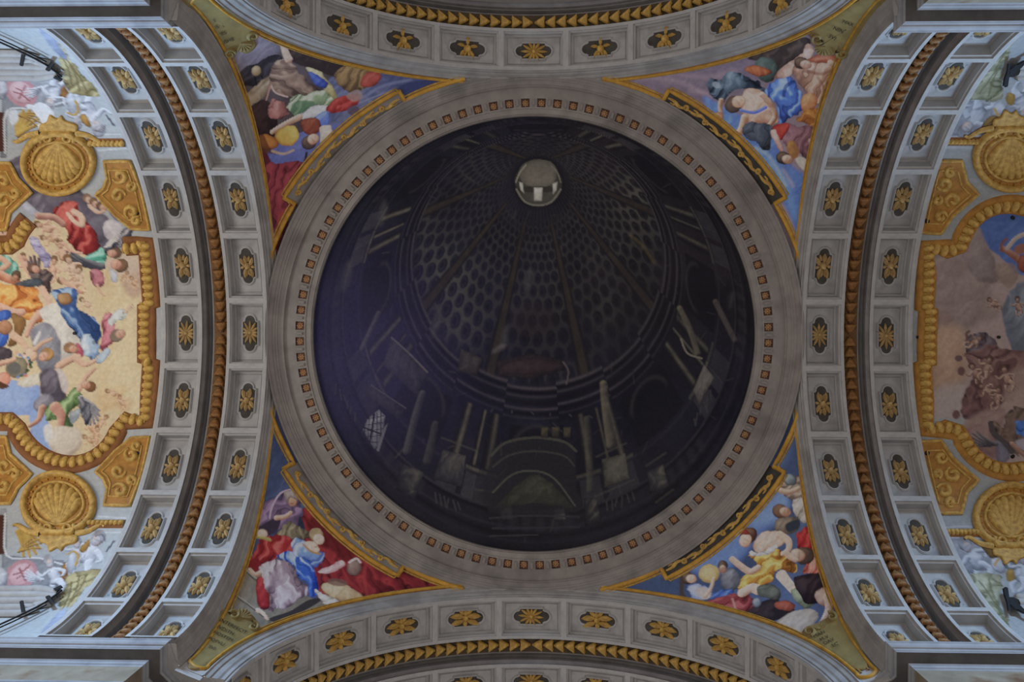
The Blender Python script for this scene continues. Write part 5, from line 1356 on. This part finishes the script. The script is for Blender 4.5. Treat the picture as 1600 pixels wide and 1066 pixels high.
# ---------------------------------------------------------------- right
VR = Vault(0.0, RV, U0)
u, v, pts = vault_points(VR, 19.5, nu, nv, math.radians(86))
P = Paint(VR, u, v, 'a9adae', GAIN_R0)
P.mottle('a2a6a8', 'b2b5b4', 0.6, 0.8, 41)
YR = 527
RK = GAIN_R / GAIN_R0
def rc(h):            # pigments of the right vault, passed through unchanged
    return h
for m in (lambda t: P2(t), lambda t: mir(t, YR)):
    P.poly(m("1474,836 1560,838 1566,870 1548,890 1500,900 1482,880"), '9496a0', hi='b8bac0', lo='6c6e78', sm=False)
    P.line(m("1476,824 1540,822"), 3, 'c4c6cc'); P.line(m("1482,840 1542,842"), 2.5, 'c4c6cc')
    up_ = m("0,0")[0][1] == 0
    P.putto(*m("1512,856")[0], 62, 55 if up_ else -55, 'b4b8c2', 'a0a4ae', '5c606c', 'e0e4ea')
    P.poly(m("1548,874 1564,870 1572,884 1566,896 1552,890"), 'b8bac4', hi='e4e6ec', lo='74767e'); P.line(m("1554,884 1560,874 1570,872"), 3, 'c8a050')
    P.poly(m("1532,852 1544,846 1562,868 1548,872"), '7a5c2c', hi='a88440', lo='4a3818')
    P.poly(m("1504,898 1560,898 1568,910 1564,940 1576,975 1592,1000 1560,985 1530,950 1516,920"), 'aaa88a', hi='ccccb0', lo='70704e', fold=.5, fs=5)
    for t in ("1530,908 1550,935 1572,975", "1545,904 1552,930 1568,960", "1518,908 1540,945 1566,985"):
        P.line(m(t), 2.5, '76744e', alpha=.8)
    P.poly(m("1566,846 1620,842 1620,880 1574,890"), '808690', hi='a0a6ae', lo='5c626c'); P.putto(*m("1600,876")[0], 52, 100 if up_ else -100, 'b4b8c2', 'a0a4ae', '5c606c', 'e0e4ea')
    P.poly(m("1572,892 1584,890 1586,906 1574,908"), 'a07c34', hi='c8a450')
inner = [(1740, 370)] + [(1740, 334)] + arc_px(1580, 402, 70, 300, 200, 12) + [(1508, 398), (1458, 400), (1455, 440), (1453, 486), (1455, 488), (1455, 566), (1450, 572), (1452, 652), (1508, 652)] + arc_px(1582, 650, 78, 160, 70, 12) + [(1740, 722)]
P.poly(inner, 'b8a29c', sm=False)
P.poly("1455,400 1510,398 1540,420 1545,470 1520,510 1456,520", 'a8948f', hi='c0aaa2', lo='8c7874', soft=10); P.poly("1456,520 1500,510 1512,560 1505,600 1456,610", 'c4a088', hi='d8b89c', lo='a88670', soft=10)
P.poly("1456,610 1508,600 1506,640 1490,652 1456,650", 'c0b0aa', soft=8, alpha=.8)
for x, y, rx, ry, c in ((1490, 420, 22, 14, '98827e'), (1510, 455, 18, 14, 'a48e88'), (1480, 470, 14, 10, '94807c'), (1530, 440, 14, 18, 'b09a90'), (1475, 495, 14, 8, 'a07c74'), (1545, 480, 18, 20, 'a08a80')):
    P.ell(x, y, rx, ry, c, 20, hi='bca89c', lo='84706c', soft=7, alpha=.6)
P.poly("1528,350 1548,336 1580,330 1740,334 1740,430 1600,430 1580,418 1566,404 1552,392 1538,378", '5e7cc0', hi='8ca6dc', lo='4c68a8', soft=3, light=(-.2, 1))
P.poly("1500,380 1520,356 1532,358 1546,390 1556,410 1560,440 1530,440 1508,410", 'a2908e', hi='b8a6a0', lo='847270', soft=4)
P.poly("1570,468 1586,448 1604,440 1740,440 1740,560 1600,556 1580,538 1570,512 1566,490", '7a8290', hi='b4b8c0', lo='585e6c', soft=3)
P.poly("1556,416 1580,412 1592,430 1580,450 1562,440", '9c8478', hi='b8a090', soft=4, alpha=.8)
P.limb("1612,428 1594,408 1576,394 1566,388", 12, 7, 'a4604a'); P.ell(1600, 412, 10, 14, 'a4563c', hi='c4806a', lo='64301f'); P.line("1564,392 1566,380 1572,374", 4, '9c5c48'); P.line("1574,388 1588,372 1606,364", 7, 'c4b0a4', hi='dccabc'); P.poly("1584,388 1600,380 1606,390 1592,398", 'a8705c')
P.poly("1512,528 1526,522 1548,524 1556,536 1546,548 1530,556 1512,562 1508,548", '6e606a', hi='94868c', lo='463c46', fold=.4); P.ell(1498, 560, 6, 5, '7a6262'); P.line("1512,534 1510,522 1514,518", 4, '7c5c54')
P.poly("1506,556 1526,548 1548,538 1568,546 1600,548 1740,560 1740,612 1606,606 1580,624 1552,640 1524,654 1504,652 1502,634 1514,606 1518,580", '886260', hi='b08c82', lo='5a3e44', fold=.45, fs=4, soft=2)
P.poly("1520,590 1545,570 1580,575 1600,590 1575,610 1545,620", '74504e', hi='9a746c', lo='4c3238', soft=5, alpha=.7, fold=.4)
for x, y in ((1514, 612), (1508, 628), (1494, 648), (1502, 580)): P.ell(x, y, 6, 7, '7a5a58', soft=2)
P.poly("1508,660 1540,640 1572,640 1560,690 1565,720 1530,706 1512,686", 'a0807a', hi='c0a49a', lo='7c5c5c', soft=5); P.poly("1575,590 1610,575 1740,590 1740,640 1600,636 1570,640", 'b4988c', soft=6, alpha=.8)
P.poly("1548,664 1556,660 1566,668 1572,652 1584,640 1604,636 1740,644 1740,700 1604,706 1590,712 1574,698 1560,686", '7e685c', hi='a88c7c', lo='4a3a36', fold=.4); P.line("1548,662 1552,676 1564,688 1580,704", 8, '5c5254', 12)
P.poly("1590,664 1600,656 1740,658 1740,682 1602,682", '5484d8', hi='8cb0f0', lo='345ca0', fold=.4); P.poly("1556,690 1568,696 1578,712 1566,728 1560,724", '807a8c', hi='a09aa8'); P.limb("1582,694 1592,704 1604,714", 8, 7, '9c7464')
P.poly("1586,690 1604,686 1620,700 1610,708 1596,702", 'b4a8b4', soft=2)
for x, y, s_, a_ in ((1520, 575, 30, 60), (1545, 565, 32, 110), (1570, 580, 34, 70), (1535, 605, 30, 30), (1560, 612, 30, 100), (1590, 470, 24, 80), (1548, 470, 22, 40), (1530, 530, 26, 150)):
    P.putto(x, y, s_, a_, '9a7468', '6a4a44', '5c4040')
P.wing(1556, 694, 200, 40, 9, '6c6468', '9c9498', 5)
pv = P.out()
vr = thing('frescoed_vault', 'dim right vault fresco of brown clouds and figures in a gilt frame', 'fresco', (U0, 0, SPR), 0.0)
link('painted_plaster', grid_mesh('painted_plaster', pts, nu, nv, pv), M_PAINT, vr)
lobe_b = [(1439, 678), (1478, 680)] + arc_px(1583, 650, 97, 160, 78, 14) + [(1740, 744)]
lobe_t = [(1440, 380), (1484, 380)] + arc_px(1580, 402, 92, 194, 290, 14) + [(1740, 316)]
path = lobe_t[::-1] + [(1438, 430), (1435, 484), (1441, 486), (1439, 525), (1439, 566), (1431, 569), (1434, 625)] + lobe_b
frame_path(VR, path[::-1], vr, 0.26, M_GOLD_DEEP, M_GOLD)
for sg in (1, -1):
    if sg > 0: f = lambda t: P2(t)
    else: f = lambda t: mir(t, YR)
    shell_medallion(VR, vr, *f("1578,808")[0], 54, 48, sg)
    gold_panel(VR, vr, f("1437,691 1470,689 1488,716 1528,751 1510,770 1502,803 1463,803 1448,745"), [(*f("1470,716")[0], 9, 0.0, sg), (*f("1488,742")[0], 12, 2.0, -sg), (*f("1474,768")[0], 12, 3.5, sg), (*f("1464,742")[0], 7, 5.0, -sg), (*f("1484,786")[0], 8, 1.0, sg)])
    frieze_bar(VR, vr, 1478, 1530, f("0,833")[0][1], 0.15)
    hood(VR, vr, [(f("1588,934 1606,936 1740,938"), 0.14, 0.0, 0.14), (f("1590,944 1610,944 1740,946"), 0.14, 0.01, 0.14), (f("1594,955 1612,954 1740,956"), 0.13, 0.02, 0.14)],
         [(f("1568,928 1574,950 1592,962 1620,978"), 0.06), (f("1570,926 1576,964"), 0.05), (f("1576,942 1590,962"), 0.14)])
    fixing(VR, vr, *f("1448,709")[0], 4); fixing(VR, vr, *f("1582,714")[0], 3)
fixing(VR, vr, 1434, 527); fixing(VR, vr, 1560, 527)

# plain continuation of the vaults, backing and transept vaults
def shell_vault(name, rz, A, R, u0, u1):
    o = link(name, sweep_arch([(u0, R), (u1, R)], 0, 48).mesh(name, True), M_WALL)
    o.location = (0, 0, SPR); o.rotation_euler = (0, 0, rz); o['kind'] = 'structure'
    return o
shell_vault('ceiling_left', PI, AX, RV + 0.02, 20.0, 30.0)
shell_vault('ceiling_right', 0.0, AX, RV + 0.02, 19.0, 30.0)
shell_vault('ceiling_top', -PI / 2, AY, RSY + 0.35, AY + 2.2, 20.0)
shell_vault('ceiling_bottom', PI / 2, AY, RSY + 0.35, AY + 3.6, 20.0)
